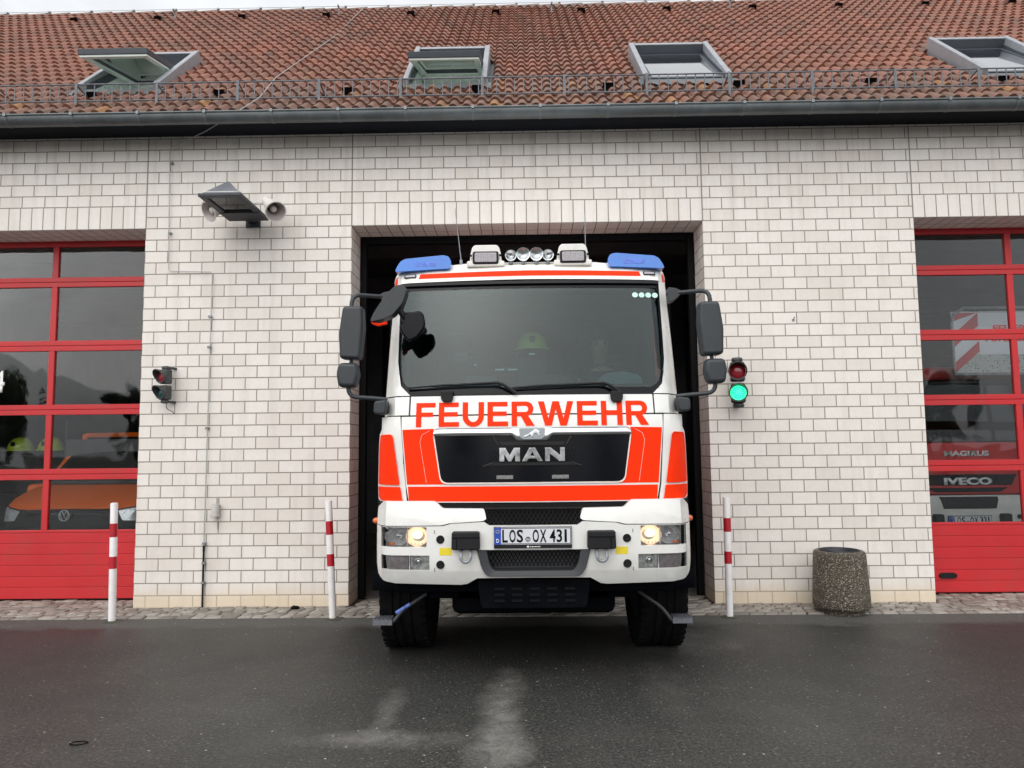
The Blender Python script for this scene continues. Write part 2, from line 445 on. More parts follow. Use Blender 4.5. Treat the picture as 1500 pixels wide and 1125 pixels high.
def prism(bm, outline, y0, y1, mi=0):
    a = [bm.verts.new((x, y0, z)) for x, z in outline]; b = [bm.verts.new((x, y1, z)) for x, z in outline]
    bm.faces.new(a).material_index = mi; bm.faces.new(b[::-1]).material_index = mi
    for i in range(len(a)): bm.faces.new((a[i], b[i], b[(i+1) % len(a)], a[(i+1) % len(a)])).material_index = mi
def text_bm(s, x0, x1, z0, z1, off=0., spacing=1., shear=0., raw=False):
    cu = bpy.data.curves.new('t', 'FONT'); cu.body = s; cu.offset = off; cu.space_character = spacing; cu.shear = shear
    cu.resolution_u = 3; cu.fill_mode = 'FRONT'
    o = bpy.data.objects.new('t', cu); COL.objects.link(o)
    dg = bpy.context.evaluated_depsgraph_get(); me = bpy.data.meshes.new_from_object(o.evaluated_get(dg))
    bm = BM(); bm.from_mesh(me)
    bpy.data.objects.remove(o); bpy.data.curves.remove(cu); bpy.data.meshes.remove(me)
    bmesh.ops.remove_doubles(bm, verts=bm.verts[:], dist=.0005)
    if raw: return bm
    xs = [v.co.x for v in bm.verts]; ys = [v.co.y for v in bm.verts]
    ax, bx, ay, by = min(xs), max(xs), min(ys), max(ys)
    for v in bm.verts:
        v.co = Vector((x0 + (v.co.x-ax)/(bx-ax)*(x1-x0), 0, z0 + (v.co.y-ay)/(by-ay)*(z1-z0)))
    return bm
def ctext(name, s, cx, z0, z1, cond, surf, mat, parent, off=.02):
    bm = text_bm(s, 0, 1, 0, 1, off, raw=True)
    xs = [v.co.x for v in bm.verts]; ys = [v.co.y for v in bm.verts]; k = (z1-z0)/(max(ys)-min(ys)); mxx = (min(xs)+max(xs))/2; my = min(ys)
    for v in bm.verts: v.co = Vector((cx+(v.co.x-mxx)*k*cond, 0, z0+(v.co.y-my)*k))
    drape(bm, surf, -.0055, .001, .08, cutz=False); return obj(name, bm, mat, parent, smooth=False)
def text(name, s, x0, x1, z0, z1, surf, mat, parent, th=.003, out=.002, off=0., step=.08, **k):
    bm = text_bm(s, x0, x1, z0, z1, off, **k); drape(bm, surf, -out-th, th, step, cutz=False)
    return obj(name, bm, mat, parent, smooth=False)
def skin_obj(name, verts, edges, radii, mat, parent=None, root=0, sub=2):
    me = bpy.data.meshes.new(name); me.from_pydata(verts, edges, [])
    me.materials.append(M[mat]); o = bpy.data.objects.new(name, me); COL.objects.link(o)
    md = o.modifiers.new('skin', 'SKIN'); md.use_smooth_shade = True
    lay = me.skin_vertices[0].data if me.skin_vertices else None
    if lay is None:
        bm = BM(); bm.from_mesh(me); bm.verts.layers.skin.verify(); bm.to_mesh(me); bm.free(); lay = me.skin_vertices[0].data
    for i, r in enumerate(radii):
        lay[i].radius = r if isinstance(r, tuple) else (r, r); lay[i].use_root = (i == root)
    s = o.modifiers.new('sub', 'SUBSURF'); s.levels = sub; s.render_levels = sub
    if parent is not None: o.parent = parent
    return o

# ------------------------------------------------------------------ camera (measured from the wall's own lines)
CP, CY_, CR = .0884, -.0153, -.0102
CAM = Vector((1.833, -7.78, 1.601)); FPX = 1083.3
fw = Vector((sin(CY_)*cos(CP), cos(CY_)*cos(CP), sin(CP))); rt = Vector((cos(CY_), -sin(CY_), 0)); up = rt.cross(fw)
RT = rt*cos(CR) + up*sin(CR); UP = -rt*sin(CR) + up*cos(CR)
cam = bpy.data.cameras.new('camera'); cam.sensor_width = 36; cam.lens = 36*FPX/1500; cam.clip_end = 2000; cam.clip_start = .05
co = bpy.data.objects.new('camera', cam); COL.objects.link(co)
mx = Matrix((RT, UP, -fw)).transposed().to_4x4(); mx.translation = CAM; co.matrix_world = mx
scene.camera = co
def P(a, b, Y):
    """a point measured in the photograph, at depth Y in metres"""
    d = fw + RT*((a-750)/FPX) - UP*((b-562.5)/FPX); t = (Y-CAM.y)/d.y; return CAM + d*t

# ------------------------------------------------------------------ world, sun
SUN_EL, SUN_AZ = 48, 196
w = bpy.data.worlds.new('World'); scene.world = w; w.use_nodes = True
N = NT(w.node_tree); w.node_tree.nodes.clear()
sky = N.n('ShaderNodeTexSky', sky_type='NISHITA'); sky.sun_disc = False; sky.sun_elevation = R(SUN_EL); sky.sun_rotation = R(SUN_AZ)
sky.air_density = 1.6; sky.dust_density = 4.0; sky.ozone_density = 1.0
hs = N.n('ShaderNodeHueSaturation', {'Color': sky.outputs[0], 'Saturation': .22, 'Value': 1.0})
tc = N.n('ShaderNodeTexCoord').outputs['Generated']
cl = N.noise(2.2, 6, .55, N.n('ShaderNodeMapping', {'Vector': tc, 'Scale': (1, 1, 2.2)}).outputs[0], .4)
cc = N.mix(N.ramp(cl, (.30, 0.), (.68, 1.)), (4.6, 4.8, 5.2), (8.6, 8.7, 8.8))
mixed = N.mix(.60, hs.outputs[0], cc)
bg = N.n('ShaderNodeBackground', {'Color': mixed, 'Strength': .11}); wo = N.n('ShaderNodeOutputWorld', {0: bg.outputs[0]})
sl = bpy.data.lights.new('sun', 'SUN'); sl.energy = 1.0; sl.angle = R(90); sl.color = (1, .965, .92)
so = bpy.data.objects.new('sun', sl); COL.objects.link(so)
az = R(SUN_AZ)
sd = Vector((sin(az)*cos(R(SUN_EL)), cos(az)*cos(R(SUN_EL)), sin(R(SUN_EL))))   # towards the sun
so.rotation_euler = (-sd).to_track_quat('-Z', 'Y').to_euler(); so.location = (0, -10, 20)
scene.view_settings.view_transform = 'Standard'; scene.view_settings.look = 'None'; scene.view_settings.exposure = 0.68; scene.view_settings.gamma = 1

# ------------------------------------------------------------------ ground
def sheet(name, x0, x1, y0, y1, z, mat, nx=1, ny=1):
    bm = BM(); g = [[bm.verts.new((x0+(x1-x0)*i/nx, y0+(y1-y0)*j/ny, z)) for j in range(ny+1)] for i in range(nx+1)]
    for i in range(nx):
        for j in range(ny): bm.faces.new((g[i][j], g[i+1][j], g[i+1][j+1], g[i][j+1]))
    return tag(obj(name, bm, mat, smooth=False, recalc=False), kind='structure')
sheet('ground', -400, 400, -400, 400, -.012, 'joint')
sheet('asphalt_yard', -60, 60, -60, -.50, 0, 'asphalt')
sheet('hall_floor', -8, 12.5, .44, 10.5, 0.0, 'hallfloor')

ZT = 4.026; OPEN = [(-6.018, -2.242), (0, 3.776), (6.018, 9.794)]; DY = .42
def setts():
    bm = BM()
    def inopen(x): return any(a+.03 < x < b-.03 for a, b in OPEN)
    rows = [(-.495, -.385), (-.380, -.285), (-.280, -.185), (-.180, -.09), (-.085, -.006), (.0, .095), (.10, .2), (.205, .305), (.31, .41)]
    for ri, (ya, yb) in enumerate(rows):
        x = -7.5 + random.random()*.1
        while x < 11.5:
            wd = random.uniform(.085, .15) if ri else random.uniform(.12, .17)
            if yb <= 0 or (inopen(x) and inopen(x+wd)):
                j = lambda s=.007: random.uniform(-s, s)
                sh = .03 + .03*sin(x*.7)            # courses run slightly askew
                z = random.uniform(.004, .016); g = .007
                base = [(x+g+j(), ya+g*.4+j(.004)), (x+wd-g+j(), ya+g*.4+j(.004)), (x+wd-g+sh+j(), yb-g*.4+j(.004)), (x+g+sh+j(), yb-g*.4+j(.004))]
                cx = sum(p[0] for p in base)/4; cy = sum(p[1] for p in base)/4
                lo = [bm.verts.new((px, py, -.01)) for px, py in base]
                mi_ = [bm.verts.new((px, py, z-.006)) for px, py in base]
                hi = [bm.verts.new((cx+(px-cx)*.86, cy+(py-cy)*.86, z+random.uniform(-.002, .003))) for px, py in base]
                bm.faces.new(hi)
                for k in range(4):
                    bm.faces.new((lo[k], lo[(k+1)%4], mi_[(k+1)%4], mi_[k])); bm.faces.new((mi_[k], mi_[(k+1)%4], hi[(k+1)%4], hi[k]))
            x += wd
    o = obj('cobble_pavement', bm, 'sett', ang=60); tag(o, kind='structure')
setts()

# ------------------------------------------------------------------ fire station
ST = thing('fire_station', 'long cream brick fire station with red tiled roof and three tall vehicle bays', 'building')
def quad(bm, uvl, pts, uvs, mi=0):
    f = bm.faces.new([bm.verts.new(p) for p in pts]); f.material_index = mi
    for l, q in zip(f.loops, uvs): l[uvl].uv = q
def wall():
    bm = BM(); uvl = bm.loops.layers.uv.new('UVMap'); top = 5.055
    xs = [-20.] + [q for o in OPEN for q in o] + [24.]
    for i in range(0, len(xs)-1):
        a, b = xs[i], xs[i+1]
        if i % 2 == 0:
            quad(bm, uvl, [(a,0,0),(b,0,0),(b,0,top),(a,0,top)], [(a,0),(b,0),(b,top),(a,top)])
        else:
            quad(bm, uvl, [(a,0,ZT),(b,0,ZT),(b,0,ZT+.2516),(a,0,ZT+.2516)], [(0,0),(b-a,0),(b-a,.2516),(0,.2516)], 1)
            z = ZT+.2516
            quad(bm, uvl, [(a,0,z),(b,0,z),(b,0,top),(a,0,top)], [(a,z),(b,z),(b,top),(a,top)])
            quad(bm, uvl, [(a,0,ZT),(b,0,ZT),(b,DY,ZT),(a,DY,ZT)], [(0,0),(b-a,0),(b-a,.42),(0,.42)], 1)
            quad(bm, uvl, [(a,0,0),(a,DY,0),(a,DY,ZT),(a,0,ZT)], [(a,0),(a+DY,0),(a+DY,ZT),(a,ZT)])
            quad(bm, uvl, [(b,0,0),(b,DY,0),(b,DY,ZT),(b,0,ZT)], [(b,0),(b-DY,0),(b-DY,ZT),(b,ZT)])
    # inner skin so that the wall has a real thickness
    for i in range(0, len(xs)-1, 2):
        a, b = xs[i], xs[i+1]
        quad(bm, uvl, [(a,DY,0),(b,DY,0),(b,DY,top),(a,DY,top)], [(a,0),(b,0),(b,top),(a,top)])
    for a, b in OPEN: quad(bm, uvl, [(a,DY,ZT),(b,DY,ZT),(b,DY,top),(a,DY,top)], [(a,0),(b,0),(b,1),(a,1)])
    return obj('brick_wall', bm, ['brick', 'soldier'], ST, smooth=False, recalc=False)
WALL = wall()
bm = BM()
M['seal'] = simple('joint_sealant', (.25, .24, .22), .8)
for a, b in OPEN:
    for q in (a, b):
        bm = BM(); box(bm, q-.006, q+.006, -.0025, .001, ZT, 5.05); obj('expansion_joint', bm, 'seal', WALL, smooth=False)

# hall inside
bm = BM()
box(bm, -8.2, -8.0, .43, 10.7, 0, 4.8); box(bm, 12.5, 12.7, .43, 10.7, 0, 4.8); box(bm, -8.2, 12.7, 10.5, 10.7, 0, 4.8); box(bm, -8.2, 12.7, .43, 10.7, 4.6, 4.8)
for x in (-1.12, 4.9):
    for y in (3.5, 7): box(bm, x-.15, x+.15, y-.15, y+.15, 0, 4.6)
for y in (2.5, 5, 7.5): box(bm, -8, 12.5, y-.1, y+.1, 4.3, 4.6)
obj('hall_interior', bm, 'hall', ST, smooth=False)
bm = BM()
for a, b in ((OPEN[1][0]+.005, OPEN[1][0]+.07), (OPEN[1][1]-.07, OPEN[1][1]-.005)): box(bm, a, b, DY+.012, DY+.10, 0, ZT)
box(bm, .07, 3.70, DY+.012, DY+.10, ZT-.08, ZT)
obj('door_track', bm, 'black_print', ST, bevel=.006)

# garage doors (closed, left and right)
RAILS = [(3.96, 4.06), (3.495, 3.605), (2.762, 2.878), (2.040, 2.154), (1.318, 1.438), (.70, .76)]
def garage_door(a, b):
    bm = BM(); y0, y1 = DY, DY+.05
    cols = 4; m = .0325
    cx = [a + .04 + (b-a-.08)*k/cols for k in range(cols+1)]
    if a < 0: cx = [b-.0 - (b+3.488)*k for k in range(cols+1)][::-1]; cx[0] = a
    else: cx = [a + (7.276-a)*k for k in range(cols+1)]; cx[-1] = b
    for z0, z1 in RAILS[:5]:
        zm = (z0+z1)/2
        box(bm, a, b, y0, y1, z0, zm-.003); box(bm, a, b, y0, y1, zm+.003, z1); box(bm, a, b, y0+.008, y1-.004, zm-.0029, zm+.0029)
    edges = []
    for k, c in enumerate(cx):
        lo, hi = c-m, c+m
        if k == 0: lo, hi = a, max(a+.02, cx[0]+.02)
        if k == cols: lo, hi = b-.02, b
        edges.append((lo, hi))
        for (z0, _), (_, z1) in zip(RAILS[:5], RAILS[1:]): box(bm, lo, hi, y0+.002, y1-.002, (z1 if z1 > 1 else .765), z0)
    # ribbed bottom panel
    zz = [.735, .62, .50, .38, .26, .145, .02]
    box(bm, a, b, y0+.006, y1, .02, .765)
    for z1, z0 in zip(zz, zz[1:]): box(bm, a, b, y0, y0+.0055, z0+.004, z1-.004)
    box(bm, a, b, y0-.001, y0+.0055, .739, .763)
    d = obj('garage_door', bm, 'door_red', ST, bevel=.0025)
    d['label'] = 'closed red sectional door with glazed rows' + (' and a white figure on the glass' if a < 0 else ' in front of a red engine')
    for (l0, l1), (r0, r1) in zip(edges, edges[1:]):
        for (z0, _), (_, z1) in zip(RAILS[:5], RAILS[1:]):
            lo = z1 if z1 > 1 else .765
            boxo('window_pane', (l1-.004, r0+.004, y0+.022, y0+.028, lo-.004, z0+.004), 'door_glass', d, bevel=0, smooth=False)
    bm = BM(); box(bm, a, b, y0+.005, y1, -.01, .0195); obj('bottom_seal', bm, 'rubber', d)
    return d
DL = garage_door(*OPEN[0]); DR = garage_door(*OPEN[2])
h0 = P(1374, 843, DY); h1 = P(1402, 843, DY)
panel('door_handle', fillet([(h0.x, .20), (h0.x+.03, .172), (h1.x-.03, .172), (h1.x, .20), (h1.x-.03, .232), (h0.x+.03, .232)], .03), FLAT, .02, 'black_plastic', DR, off=DY-.022)
text('bay_number', '4', -4.155, -4.02, 2.30, 2.545, lambda x, z: DY+.021, 'white_print', DL, off=.02)

# eaves
EY, EZ = -.40, 5.103; c40, s40 = cos(R(40)), sin(R(40))
def RP(x, s, h=0.): return Vector((x, EY + s*c40 - h*s40, EZ + s*s40 + h*c40))
RX0, RX1 = -12.07, 15.96; TW = .143; NCOL = 196; TR = .25; NROW = 27
boxo('soffit_board', (-20, 24, -.345, -.0, 5.055, 5.09), 'soffit', ST, bevel=0, smooth=False)
boxo('fascia_board', (-20, 24, -.37, -.3455, 5.04, 5.12), 'soffit', ST, bevel=0, smooth=False)
# tiles
WIN = [(-2.74, 28, .93), (.985, 20, .95), (3.72, 0, 1.0), (7.50, 0, 1.0)]   # centre x, how far the sash is swung open, width
S0, S1 = .90, 2.30
def tiles():
    bm = BM(); uvl = bm.loops.layers.uv.new('UVMap'); K = 10
    def prof(t):   # raised roll then shallow pan
        if t < .70: return .040*(1-abs(2*t/.70-1)**2.4) + .002
        return .002 - .007*sin(pi*(t-.70)/.30)
    xs = [RX0 + TW*c for c in range(NCOL+1)]
    for r in range(NROW):
        for c in range(NCOL):
            x0 = xs[c]; s0 = r*TR - .02; s1 = (r+1)*TR + .01
            if any(abs(x0+TW/2-wx) < ww/2-.0 and S0-.02 < s0+.12 < S1+.0 for wx, _, ww in WIN): continue
            jx, jh, js = random.uniform(-.003, .003), random.uniform(-.003, .004), random.uniform(-.006, .006)
            if r == 0: js *= .3
            lo, hi, un = [], [], []
            for k in range(K+1):
                t = k/K; x = x0 + TW*t*1.03 + jx; p = prof(t)
                lo.append(bm.verts.new(RP(x, s0+js, p+.040+jh))); hi.append(bm.verts.new(RP(x, s1, p+.010)))
                un.append(bm.verts.new(RP(x, s0+js+.004, p+.012)))
            for k in range(K):
                f = bm.faces.new((lo[k], lo[k+1], hi[k+1], hi[k]))
                for l in f.loops: l[uvl].uv = (c+.5, r+.5)
                f = bm.faces.new((un[k], un[k+1], lo[k+1], lo[k]))
                for l in f.loops: l[uvl].uv = (c+.5, r+.5)
    me_o = obj('roof', bm, 'tile', ST, ang=50, recalc=False)
    return me_o
ROOF = tiles()
bm = BM()   # roof deck under the tiles, cut for the windows
segs = [RX0-8] + [q for wx, _, ww in WIN for q in (wx-ww/2+.05, wx+ww/2-.05)] + [RX1+8]
def slab(x0, x1, s0, s1): 
    ps = [RP(x0,s0,-.03), RP(x1,s0,-.03), RP(x1,s1,-.03), RP(x0,s1,-.03), RP(x0,s0,.0), RP(x1,s0,.0), RP(x1,s1,.0), RP(x0,s1,.0)]
    v = [bm.verts.new(p) for p in ps]
    for f in ((0,3,2,1),(4,5,6,7),(0,1,5,4),(1,2,6,5),(2,3,7,6),(3,0,4,7)): bm.faces.new([v[i] for i in f])
slab(segs[0], segs[-1], 0, S0+.04); slab(segs[0], segs[-1], S1-.04, 6.85)
for i in range(0, len(segs), 2): slab(segs[i], segs[i+1], S0+.041, S1-.041)
top = RP(0, 6.85); 
vv = [bm.verts.new(p) for p in ((segs[0], top.y, top.z-.02), (segs[-1], top.y, top.z-.02), (segs[-1], top.y+5.4, top.z-4.55), (segs[0], top.y+5.4, top.z-4.55))]
bm.faces.new(vv)
obj('roof_deck', bm, 'dark_frame', ROOF, smooth=False)
# ridge caps
rx = RX0
i = 0
while rx < RX1:
    bm = BM(); rp = RP(0, 6.80, .0)
    T = Matrix.Translation((rx, rp.y+.04, rp.z-.055))
    for k in range(9):
        pass
    n = 10; A = []; B = []
    for k in range(n+1):
        a = pi*k/n
        A.append(bm.verts.new(T @ Vector((0, -cos(a)*.125, sin(a)*.105)))); B.append(bm.verts.new(T @ Vector((.405, -cos(a)*.140, sin(a)*.128))))
    for k in range(n): bm.faces.new((A[k], A[k+1], B[k+1], B[k]))
    bm.faces.new(A[::-1]); bm.faces.new(B)
    obj('ridge_tile', bm, 'ridge_tile', ROOF, recalc=True)
    if i % 2 == 0:
        bm = BM(); tube(bm, [(rx, rp.y+.04, rp.z+.05), (rx, rp.y+.04, rp.z+.115)], .007, 6); box(bm, rx-.018, rx+.018, rp.y+.01, rp.y+.07, rp.z+.10, rp.z+.125)
        obj('ridge_clip', bm, 'wire', ROOF)
    rx += .385; i += 1
bm = BM(); rp = RP(0, 6.80); tube(bm, [(RX0, rp.y+.04, rp.z+.118), (RX1, rp.y+.04, rp.z+.118)], .004, 6); obj('ridge_wire', bm, 'wire', ROOF)
# ventilation tiles
def vent(x, s, nm='vent_tile'):
    bm = BM()
    def q(dx, ds, h): return bm.verts.new(RP(x+dx, s+ds, h))
    v = [q(-.075,0,.03), q(.075,0,.03), q(.06,0,.115), q(-.06,0,.115), q(-.075,.22,.03), q(.075,.22,.03), q(.06,.20,.05), q(-.06,.20,.05)]
    for f in ((3,2,6,7),(0,3,7,4),(1,5,6,2)): bm.faces.new([v[i] for i in f])
    w_ = [q(-.066,.012,.035), q(.066,.012,.035), q(.052,.012,.105), q(-.052,.012,.105)]
    bm.faces.new(w_).material_index = 1
    obj(nm, bm, [simple('vent_clay', (.14, .065, .055), .7) if not M.get('vc') else M['vc'], 'black_print'], ROOF, smooth=False)
M['vc'] = simple('vent_clay', (.14, .065, .055), .7, 0, .2, 12)
x = 2.875 - 10*TW*7
while x < 12: vent(x, 5.85); x += 10*TW
x = 2.80 - 10*TW*7
while x < 11: vent(x, .62); x += 10*TW
# small roof hooks
for a, b in ((257, 28), (497, 22), (808, 18), (1069, 12), (1402, 6)):
    d = fw + RT*((a-750)/FPX) - UP*((b-562.5)/FPX); t = (EZ + tan(R(40))*(CAM.y-EY) - CAM.z + .1)/(d.z - tan(R(40))*d.y); q = CAM + d*t
    bm = BM(); tube(bm, [q, q+Vector((0, -.03, .10)), q+Vector((0, -.10, .12))], .014, 6); obj('roof_hook', bm, 'galv', ROOF)

# gutter
bm = BM(); gy, gz, gr = -.435, 5.085, .078; n = 12
L = [(gy + gr*cos(a), gz + gr*sin(a)*1.15) for a in [pi + pi*k/n for k in range(n+1)]]
for xa, xb in ((-20., 24.),):
    a_ = [bm.verts.new((xa, y, z)) for y, z in L]; b_ = [bm.verts.new((xb, y, z)) for y, z in L]
    for k in range(n): bm.faces.new((a_[k], b_[k], b_[k+1], a_[k+1]))
tube(bm, [(-20, gy-gr-.004, gz+.004), (24, gy-gr-.004, gz+.004)], .010, 8)
GUT = obj('gutter', bm, 'zinc', ST, recalc=False)
x = 1.96 - .69*14 + .08
M['bracket'] = simple('gutter_bracket_zinc', (.19, .21, .225), .45, .6, .15)
while x < 10.5:
    bm = BM(); LL = [(x, gy + (gr+.004)*cos(a), gz + (gr*1.15+.004)*sin(a)) for a in [pi + pi*k/n for k in range(n+1)]]
    for k in range(n):
        p, q = LL[k], LL[k+1]
        v = [bm.verts.new(u) for u in ((p[0]-.013, p[1], p[2]), (q[0]-.013, q[1], q[2]), (q[0]+.013, q[1], q[2]), (p[0]+.013, p[1], p[2]))]; bm.faces.new(v)
    box(bm, x-.014, x+.014, gy-gr-.018, gy-gr+.012, gz-.012, gz+.022)
    obj('gutter_bracket', bm, 'bracket', GUT, smooth=True, recalc=False); x += .69
# snow guard: lattice standing off the tiles
bm = BM(); sg = .37
def gp(x, h): return RP(x, sg, .06) + Vector((0, -.02*h, h))
for h in (.015, .20):
    tube(bm, [gp(-20, h), gp(24, h)], .0085, 6)
x = -8.
while x < 12: box(bm, x-.005, x+.005, gp(0, 0).y-.003, gp(0, 0).y+.002, gp(0, .016).z, gp(0, .20).z); x += .0968
SG = obj('snow_guard', bm, 'guard', ST, smooth=False)
x = 1.43 - .88*11
while x < 12:
    bm = BM(); p0, p1 = gp(x, -.06), gp(x, .215)
    box(bm, x-.014, x+.014, p0.y-.014, p0.y-.006, p0.z, p1.z)
    tube(bm, [RP(x, sg+.25, .06), (x, p1.y, p1.z-.02)], .009, 6); box(bm, x-.014, x+.014, p0.y-.012, p0.y+.2, p0.z-.012, p0.z-.004)
    obj('guard_post', bm, 'guard', SG, smooth=False); x += .88

# roof windows
def roof_window(wx, swing, ww):
    Tm = Matrix(((1, 0, 0, wx), (0, c40, -s40, RP(0, S0).y), (0, s40, c40, RP(0, S0).z), (0, 0, 0, 1)))   # local: x, s, h
    hw = ww/2; Ls = S1-S0; H0, H1 = .095, .20
    bm = BM()
    def bar(x0, x1, s0, s1, ha, hb, h0=0., mi=0):
        pts = [(x0,s0,h0),(x1,s0,h0),(x1,s1,h0),(x0,s1,h0),(x0,s0,ha),(x1,s0,ha),(x1,s1,hb),(x0,s1,hb)]
        v = [bm.verts.new(Tm @ Vector(p)) for p in pts]
        for f in ((0,3,2,1),(4,5,6,7),(0,1,5,4),(1,2,6,5),(2,3,7,6),(3,0,4,7)): bm.faces.new([v[i] for i in f]).material_index = mi
    fwid = .065
    bar(-hw, -hw+fwid, 0, Ls, H0+.04, H1+.01); bar(hw-fwid, hw, 0, Ls, H0+.04, H1+.01)
    bar(-hw+fwid+.001, hw-fwid-.001, Ls-.07, Ls, H1, H1)
    bar(-hw+fwid+.001, hw-fwid-.001, 0, .05, .055, .055, mi=1)
    fr = obj('roof_window', bm, ['grey_frame', 'dark_frame'], ST, bevel=.012)
    fr['label'] = ('roof window with its sash swung wide open' if swing > 25 else 'roof window with its sash tilted open' if swing else 'shut grey roof window')
    # lead apron
    bm = BM(); n = 28; a_ = []; b_ = []
    for k in range(n+1):
        x = -hw-.05 + (2*hw+.1)*k/n; a_.append(bm.verts.new(Tm @ Vector((x, .02, .07)))); b_.append(bm.verts.new(Tm @ Vector((x, -.14, .052+.012*sin(x*44)))))
    for k in range(n): bm.faces.new((a_[k], b_[k], b_[k+1], a_[k+1]))
    obj('lead_apron', bm, 'zinc', fr, recalc=False)
    # inner lining shaft
    bm = BM()
    for q in (-1, 1):
        x = q*(hw-fwid-.002); v = [bm.verts.new(Tm @ Vector(p)) for p in ((x,.05,.06),(x,Ls-.07,.12),(x*1.05,Ls-.07,-.45),(x*1.05,.05,-.45))]; bm.faces.new(v)
    v = [bm.verts.new(Tm @ Vector(p)) for p in ((-hw+.06,Ls-.071,.16),(hw-.06,Ls-.071,.16),(hw-.06,Ls+.0,-.45),(-hw+.06,Ls+.0,-.45))]; bm.faces.new(v)
    v = [bm.verts.new(Tm @ Vector(p)) for p in ((-hw+.06,.05,.05),(hw-.06,.05,.05),(hw-.06,-.05,-.45),(-hw+.06,-.05,-.45))]; bm.faces.new(v)
    v = [bm.verts.new(Tm @ Vector(p)) for p in ((-hw,-.1,-.46),(hw,-.1,-.46),(hw,Ls+.1,-.46),(-hw,Ls+.1,-.46))]; bm.faces.new(v)  # closing sheet added below to bounce light into the open shafts
    obj('window_lining', bm, 'lining' if swing else 'dark_frame', fr, smooth=False)
    bm = BM(); box(bm, -hw+fwid+.003, hw-fwid-.003, Ls-.074, Ls-.0705, .02, H1-.014, T=Tm); box(bm, -hw+fwid+.001, -hw+fwid+.003, .06, Ls-.075, .02, H0+.01, T=Tm); box(bm, hw-fwid-.003, hw-fwid-.001, .06, Ls-.075, .02, H0+.01, T=Tm)
    obj('inner_board', bm, 'dark_frame', fr, smooth=False)
    # sash
    piv = Vector((0, Ls*.52, .125 if swing else .075)); A = Matrix.Rotation(R(-swing), 4, 'X')
    A = Matrix.Rotation(-R(swing), 4, 'X')
    TS = Tm @ Matrix.Translation(piv) @ A
    bm = BM(); sw = hw-fwid-.006; l0, l1 = -Ls*.52+.055, Ls*.48-.075
    if swing: l0 -= .02
    for b_ in ((-sw, sw, l0, l0+.06, -.03, .035), (-sw, sw, l1-.06, l1, -.03, .03), (-sw, -sw+.055, l0+.061, l1-.061, -.03, .03), (sw-.055, sw, l0+.061, l1-.061, -.03, .03)):
        if swing: box(bm, *b_, T=TS)
        else: box(bm, *b_[:4], -.025, .004, T=TS)
    sa = obj('sash', bm, 'dark_frame' if swing else 'dark_frame', fr, bevel=.004)
    if swing:
        bm = BM()
        for b_ in ((-sw+.01, sw-.01, l0+.01, l0+.09, -.055, -.031), (-sw+.01, sw-.01, l1-.09, l1-.01, -.055, -.031), (-sw+.01, -sw+.075, l0+.091, l1-.091, -.055, -.031), (sw-.075, sw-.01, l0+.091, l1-.091, -.055, -.031)): box(bm, *b_, T=TS)
        obj('inner_sash', bm, 'lining', sa, bevel=.003)
        bm = BM(); box(bm, -.3, .3, l1-.15, l1-.135, -.09, -.075, T=TS)
        for q in (-.3, 0, .3): box(bm, q-.01, q+.01, l1-.15, l1-.135, -.0749, -.055, T=TS)
        obj('grab_bar', bm, 'white_print', sa)
    bm = BM(); box(bm, -sw+.05, sw-.05, l0+.055, l1-.055, -.004, .0035, T=TS)
    obj('window_glass', bm, 'roof_glass', sa, smooth=False)
    return fr
for q in WIN: roof_window(*q)

# ------------------------------------------------------------------ things on the wall
# floodlight: hipped housing over a glazed underside
A_, B_ = P(293, 285, -.85), P(353, 284, -.85); zf = 4.10; xa, xb = -1.285, -.885
FL = thing('floodlight', 'large grey wedge shaped floodlight jutting from the brick pier between two horns', 'floodlight', (-1.09, -.05, 4.1))
O = Vector((1.09, .05, -4.1))
bm = BM()
def V3(p): return bm.verts.new(Vector(p) + O)
a, b, c, d = V3((xa, -.85, zf)), V3((xb, -.85, zf)), V3((xb, -.10, zf)), V3((xa, -.10, zf))
r0, r1 = V3((-1.10, -.62, 4.315)), V3((-1.07, -.20, 4.20))
bm.faces.new((a, b, r0)); bm.faces.new((b, c, r1, r0)); bm.faces.new((c, d, r1)); bm.faces.new((d, a, r0, r1))
obj('housing', bm, 'flood_grey', FL, bevel=.008)
bm = BM()
def fbox(x0, x1, y0, y1, z0, z1): box(bm, x0, x1, y0, y1, z0, z1, T=Matrix.Translation(O))
fbox(xa-.012, xb+.012, -.865, -.80, zf-.028, zf+.004); fbox(xa-.012, xa+.05, -.7995, -.36, zf-.028, zf+.004); fbox(xb-.05, xb+.012, -.7995, -.36, zf-.028, zf+.004)
fbox(xa-.012, xb+.012, -.3595, -.09, zf-.034, zf+.004)
obj('underside_frame', bm, 'flood_dark', FL, bevel=.006)
bm = BM(); fbox(xa+.05, xb-.05, -.80, -.36, zf-.012, zf-.006); obj('lamp_glass', bm, 'lens_clear', FL, smooth=False)
bm = BM(); fbox(xa+.02, xb-.02, -.82, -.33, zf+.03, zf+.035)
for x in (-1.19, -1.09, -.99): tube(bm, [Vector((x, -.75, zf+.01))+O, Vector((x, -.42, zf+.01))+O], .014, 8)
obj('reflector', bm, 'lamp_inner', FL)
bm = BM(); fbox(-1.12, -1.02, -.10, 0, zf-.03, zf+.06); fbox(-1.15, -.99, -.012, .0, zf-.08, zf+.10); obj('wall_bracket', bm, 'flood_dark', FL, bevel=.004)

